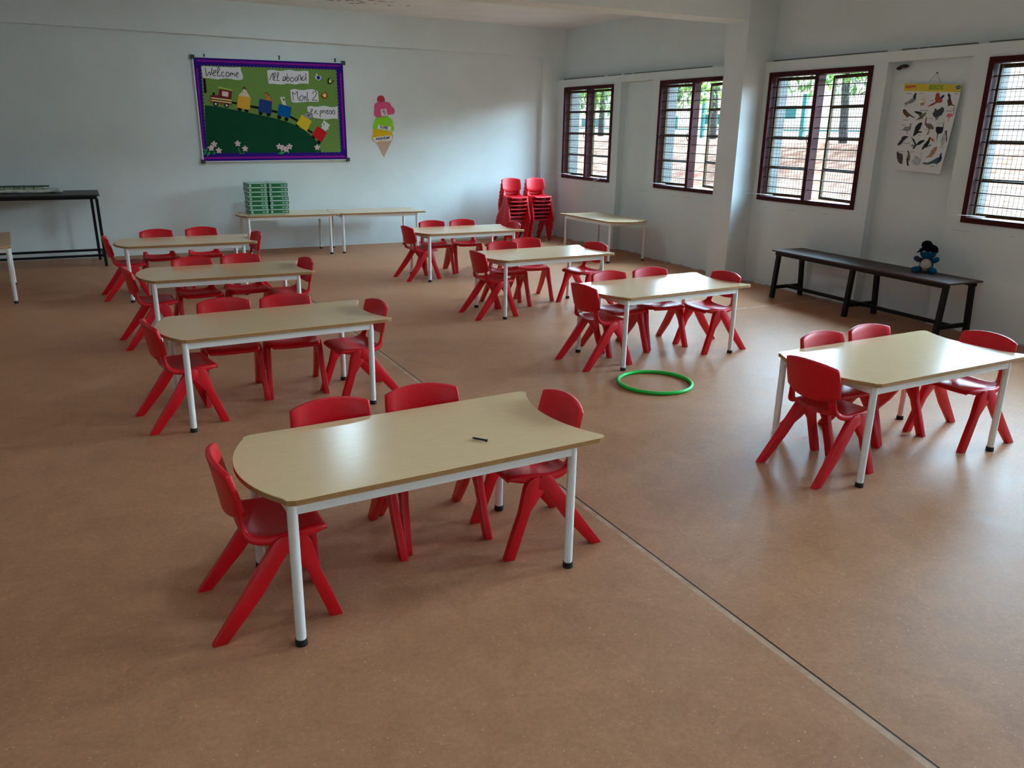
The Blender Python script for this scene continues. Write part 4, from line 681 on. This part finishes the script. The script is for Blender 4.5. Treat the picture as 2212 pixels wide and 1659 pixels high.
# purple border with scalloped inner edge, and its magenta stripe
f = MB(); out_ = [lerp(p, cen, .016) for p in ou]; n = 0; oi = []; ii = []
for i in range(4):
    a, b = inn[i], inn[(i + 1) % 4]; A_, B_ = out_[i], out_[(i + 1) % 4]; ln = math.hypot(b[0] - a[0], b[1] - a[1]); k = max(8, int(ln / .040)); nx_, ny_ = (b[1] - a[1]) / ln, -(b[0] - a[0]) / ln
    for j in range(k * 5):
        t = j / (k * 5); s = abs(math.sin(math.pi * t * k)); p = lerp(a, b, t); ii.append((p[0] + nx_ * (.012 * s), p[1] + ny_ * (.012 * s))); oi.append(lerp(A_, B_, t))
yb_ = FY - .004; N_ = len(ii); va = [f.bm.verts.new((p[0], yb_ - .003, p[1])) for p in oi]; vb = [f.bm.verts.new((p[0], yb_ - .003, p[1])) for p in ii]; vc = [f.bm.verts.new((p[0], yb_, p[1])) for p in ii]
for j in range(N_):
    k = (j + 1) % N_; f.bm.faces.new((va[j], va[k], vb[k], vb[j])); f.bm.faces.new((vb[j], vb[k], vc[k], vc[j]))
M_PUR = card('deep purple paper', (42, 12, 112)); M_MAG = card('magenta paper strip', (128, 22, 130)); f.build('paper_border', M_PUR, bd)
for i, (w0, w1) in enumerate(((.018, .034), (.020, .034), (.018, .034), (.020, .034))):
    a, b = out_[i], out_[(i + 1) % 4]; ia, ib = inn[i], inn[(i + 1) % 4]
    e0, e1 = (0.0, 0.0) if i in (0, 2) else (.22, .22)
    q = [lerp(lerp(a, ia, .30), lerp(b, ib, .30), e0 * .35), lerp(lerp(a, ia, .30), lerp(b, ib, .30), 1 - e1 * .35), lerp(lerp(a, ia, .58), lerp(b, ib, .58), 1 - e1 * .35), lerp(lerp(a, ia, .58), lerp(b, ib, .58), e0 * .35)]
    flat('border_stripe', q, FY - .0072, .0012, M_MAG, bd)
M_CARD = card('white card', (206, 212, 216)); M_INK = card('black marker', (30, 28, 34)); M_BLK = card('black paper', (14, 16, 14)); M_PINK = card('pink paper', (214, 172, 176)); M_LEAFP = card('green paper leaf', (46, 140, 72))
flat('hill', B['hill'], FY - .004, .0025, card('dark green felt', (10, 62, 40)), bd)
flat('signal_bar', B['bar'], FY - .004, .003, M_BLK, bd)
for lab, pts, strokes in B['cards']:
    o = flat('word_card', pts, FY - .0075, .002, M_CARD, bd); o['label'] = lab
    pen('handwriting', strokes, .0082, FY - .0100, M_INK, o)
eng = flat('train_engine', B['engine_body'], FY - .0045, .003, card('maroon paper', (104, 34, 38)), bd)
flat('engine_base', B['engine_base'], FY - .0045, .0032, card('rust paper', (128, 62, 36)), eng)
flat('engine_roof', B['engine_roof'], FY - .0076, .002, card('lime paper', (150, 168, 66)), eng); flat('engine_window', B['engine_window'], FY - .0076, .002, card('beige paper', (196, 178, 164)), eng)
flat('chimney', B['chimney'], FY - .0046, .003, M_BLK, eng)
for s in B['engine_stripes']: flat('engine_stripe', s, FY - .0076, .0015, card('straw paper', (190, 180, 120)), eng)
for c in B['engine_wheels']:
    f = MB(); f.disc(c, .026, 'Y', FY - .0098, FY - .0076, 24); f.disc(c, .013, 'Y', FY - .0112, FY - .0098, 20, 1); f.build('wheel', [M_BLK, M_CARD], eng)
for s in B['link']: flat('coupling', s, FY - .0046, .0015, M_BLK, bd)
WC = {'orange': (222, 146, 48), 'dark_blue': (30, 52, 108), 'blue': (0, 78, 140), 'yellow': (198, 170, 40), 'red': (176, 24, 32)}
AC = {'cream': (196, 178, 150), 'orange_brown': (190, 104, 40), 'pale_grey': (186, 186, 178), 'lilac_grey': (132, 130, 148), 'white': (216, 212, 200)}
for (cn, pts), wl, (an, ap), am in zip(B['wagon'], B['wagon_wheels'], B['animals'], B['animal_marks']):
    o = flat('wagon', pts, FY - .0066, .0028, card(cn.replace('_', ' ') + ' paper', WC[cn]), bd); o['label'] = cn.replace('_', ' ') + ' paper wagon'
    for c in wl:
        f = MB(); f.disc(c, .025, 'Y', FY - .0064, FY - .0046, 20); f.build('wheel', M_BLK, o)
    a_ = flat('animal_cutout', ap, FY - .0080, .0012, card(an.replace('_', ' ') + ' card', AC[an]), o) if an == 'lilac_grey' else flat('animal_cutout', ap, FY - .0044, .0016, card(an.replace('_', ' ') + ' card', AC[an]), o)
    flat('animal_marking', am, FY - (.0094 if an == 'lilac_grey' else .0062), .0006, card('brown ink', (84, 56, 44)), o)
for i, c in enumerate(B['flowers']):
    f = MB(); k = 40; f.prism([(c[0] + (.030 + .0085 * math.cos(5 * t)) * math.cos(t + 1.57), c[1] + (.030 + .0085 * math.cos(5 * t)) * math.sin(t + 1.57)) for t in [6.28318 * j / k for j in range(k)]], 'Y', FY - .0105 - .0004 * i, FY - .0085 - .0004 * i)
    o = f.build('paper_flower', M_PINK, bd)
    if 4 < i < 9: MB().disc(c, .006, 'Y', FY - .0115 - .0004 * i, FY - .0105 - .0004 * i, 12).build('flower_centre', M_INK, o)
for s in B['leaves']: flat('paper_leaf', s, FY - .0076, .001, M_LEAFP, bd)
for (cn, p1, p2), c1, c2 in zip(B['butterflies'], ((206, 208, 214), (24, 24, 26), (128, 52, 24)), ((30, 34, 128), (196, 200, 110), (216, 190, 110))):
    o = flat('butterfly', p1, FY - .010, .003, card(cn.replace('_', ' ') + ' butterfly card', c1), bd); flat('wing_pattern', p2, FY - .0131, .0012, card(cn.replace('_', ' ') + ' wing print', c2), o)

# ---------------------------------------------------------------- ice cream calendar
I = DATA['ice']; YI = YB - .0015
ic = empty('ice_cream_calendar', (4.05, YB, 1.08), 'paper ice cream date calendar reading 5 June Monday on the wall', 'calendar')
flat('cone', I['cone'], YI, .002, card('tan card', (168, 140, 122)), ic); flat('scoop', I['scoop_yellow'], YI - .002, .002, card('mango card', (214, 158, 20)), ic)
flat('scoop', I['scoop_green'], YI - .004, .002, card('lime green card', (124, 186, 40)), ic); flat('scoop', I['scoop_pink'], YI - .006, .002, card('pink card', (206, 76, 118)), ic); flat('cherry', I['cherry'], YI - .008, .002, card('cherry card', (172, 48, 62)), ic)
for k, st, y in (('tag5', 'strokes5', .008), ('tagj', 'strokesj', .006), ('tagm', 'strokesm', .004)):
    o = flat('date_tag', I[k], YI - y, .0015, M_CARD, ic); pen('lettering', I[st], .0085, YI - y - .0018, M_INK, o)

# ---------------------------------------------------------------- bird poster, its lower right corner curling off the wall
def sheet(u, v, off=0.0):
    lift = .085 * (max(u, 0) ** 1.6) * (max(v, 0) ** 1.4) + .006
    return Vector((6.272 - lift - off, 4.886 - .525 * u - .022 * v * (1 - u), 1.937 - .028 * u - .703 * v + .017 * u * v))
po = empty('bird_poster', (6.27, 4.62, 1.58), 'white chart of birds with yellow heading hanging in the wall recess', 'poster')
def paper(name, m, u0, u1, v0, v1, off, parent, nu=16, nv=20, th=.0008):
    f = MB(); g = {}
    for i in range(nv + 1):
        for j in range(nu + 1):
            u, v = u0 + (u1 - u0) * j / nu, v0 + (v1 - v0) * i / nv
            for s in (0, 1): g[i, j, s] = f.bm.verts.new(sheet(u, v, off + s * th))
    for i in range(nv):
        for j in range(nu):
            for s in (0, 1): f.bm.faces.new((g[i, j, s], g[i, j + 1, s], g[i + 1, j + 1, s], g[i + 1, j, s]))
    ring = [(0, j) for j in range(nu)] + [(i, nu) for i in range(nv)] + [(nv, j) for j in range(nu, 0, -1)] + [(i, 0) for i in range(nv, 0, -1)]
    for a, b in zip(ring, ring[1:] + ring[:1]): f.bm.faces.new((g[a + (0,)], g[b + (0,)], g[b + (1,)], g[a + (1,)]))
    for q in f.bm.faces: q.smooth = True
    return f.build(name, m, parent, 40)
def shape(name, pts, off, m, parent, th=.0005):
    f = MB(); lo = [f.bm.verts.new(sheet(u, v, off)) for u, v in pts]; hi = [f.bm.verts.new(sheet(u, v, off + th)) for u, v in pts]; n = len(pts)
    q = f.bm.faces.new(hi); q2 = f.bm.faces.new(lo)
    for i in range(n): f.bm.faces.new((lo[i], lo[(i + 1) % n], hi[(i + 1) % n], hi[i]))
    bmesh.ops.triangulate(f.bm, faces=[q, q2]); return f.build(name, m, parent)
M_POS = mat('poster paper', (214, 218, 220), 0.45, 0.02, 20)
paper('sheet', M_POS, 0, 1, 0, 1, 0, po)
hb = paper('heading_band', mat('yellow print', (206, 186, 46), 0.5, 0.03, 20), 0.003, .997, .002, .086, .001, po, 16, 3, .0004); hb['label'] = 'yellow heading band'
BC = {'grey': (128, 132, 136), 'dark': (44, 46, 52), 'cream': (206, 200, 186), 'tan': (166, 128, 96), 'red': (158, 66, 60), 'navy': (40, 44, 84), 'brown': (118, 100, 88), 'olive': (104, 102, 74), 'charcoal': (62, 64, 68), 'pink': (200, 110, 116),
      'black': (32, 36, 42), 'taupe': (116, 106, 98), 'purple': (80, 62, 92), 'coral': (192, 104, 80), 'pale': (168, 174, 178), 'dark_brown': (72, 62, 56), 'teal': (60, 88, 92)}
for bn_, bp_, b2 in DATA['birds']:
    o = shape('printed_bird', bp_, .0012, mat(bn_.replace('_', ' ') + ' ink', [min(235, v * 1.08) for v in BC[bn_]], 0.6, 0.25, 40, spec=0.2), po)
    if b2 and b2[1]: shape('plumage', b2[1], .0019, mat(b2[0].replace('_', ' ') + ' ink', [min(235, v * 1.08) for v in BC[b2[0]]], 0.6, 0.25, 40, spec=0.2), o)
for c in DATA['caps']:
    shape('caption', c, .0012, mat('caption grey', (150, 154, 156), 0.5, 0.1, 200), po)
# lettering of the heading
def on_sheet(me, u, v, su, sv, name, parent, tilt=0.0):
    for vv in me.vertices:
        x, y, z = vv.co; q = sheet(u + x / .525 * su, v - y / .703 * sv + x * tilt, .0016 + max(z, 0)); vv.co = q - wloc(parent)
    return link(name, me, parent)
on_sheet(text_mesh('HAPPY', .024, mat('red print', (196, 54, 20), 0.5), bold=.0012, shear=.15), .122, .040, 1.05, 1.0, 'lettering', hb)
on_sheet(text_mesh('BIRDS', .036, mat('green print', (110, 160, 30), 0.5), bold=.0016, shear=.12), .572, .040, 1.0, 1.0, 'lettering', hb)
lg = shape('oval_badge', [(.949 + .042 * math.cos(t), .034 + .020 * math.sin(t)) for t in [6.28318 * j / 24 for j in range(24)]], .0015, mat('badge navy', (52, 68, 96), 0.5), hb)
shape('badge_mark', [(.949 + .028 * math.cos(t), .034 + .009 * math.sin(t)) for t in [6.28318 * j / 20 for j in range(20)]], .0022, mat('badge pale', (130, 150, 170), 0.5), hb)
f = MB(); f.tube([(6.281, 4.60, 2.005), (6.262, 4.60, 2.008)], .004, 8); f.tube([(6.268, 4.60, 2.006), (6.266, 4.66, 1.937)], .0012, 5); f.tube([(6.268, 4.60, 2.006), (6.266, 4.55, 1.925)], .0012, 5); f.build('hanging_thread', M_GREYP, po)
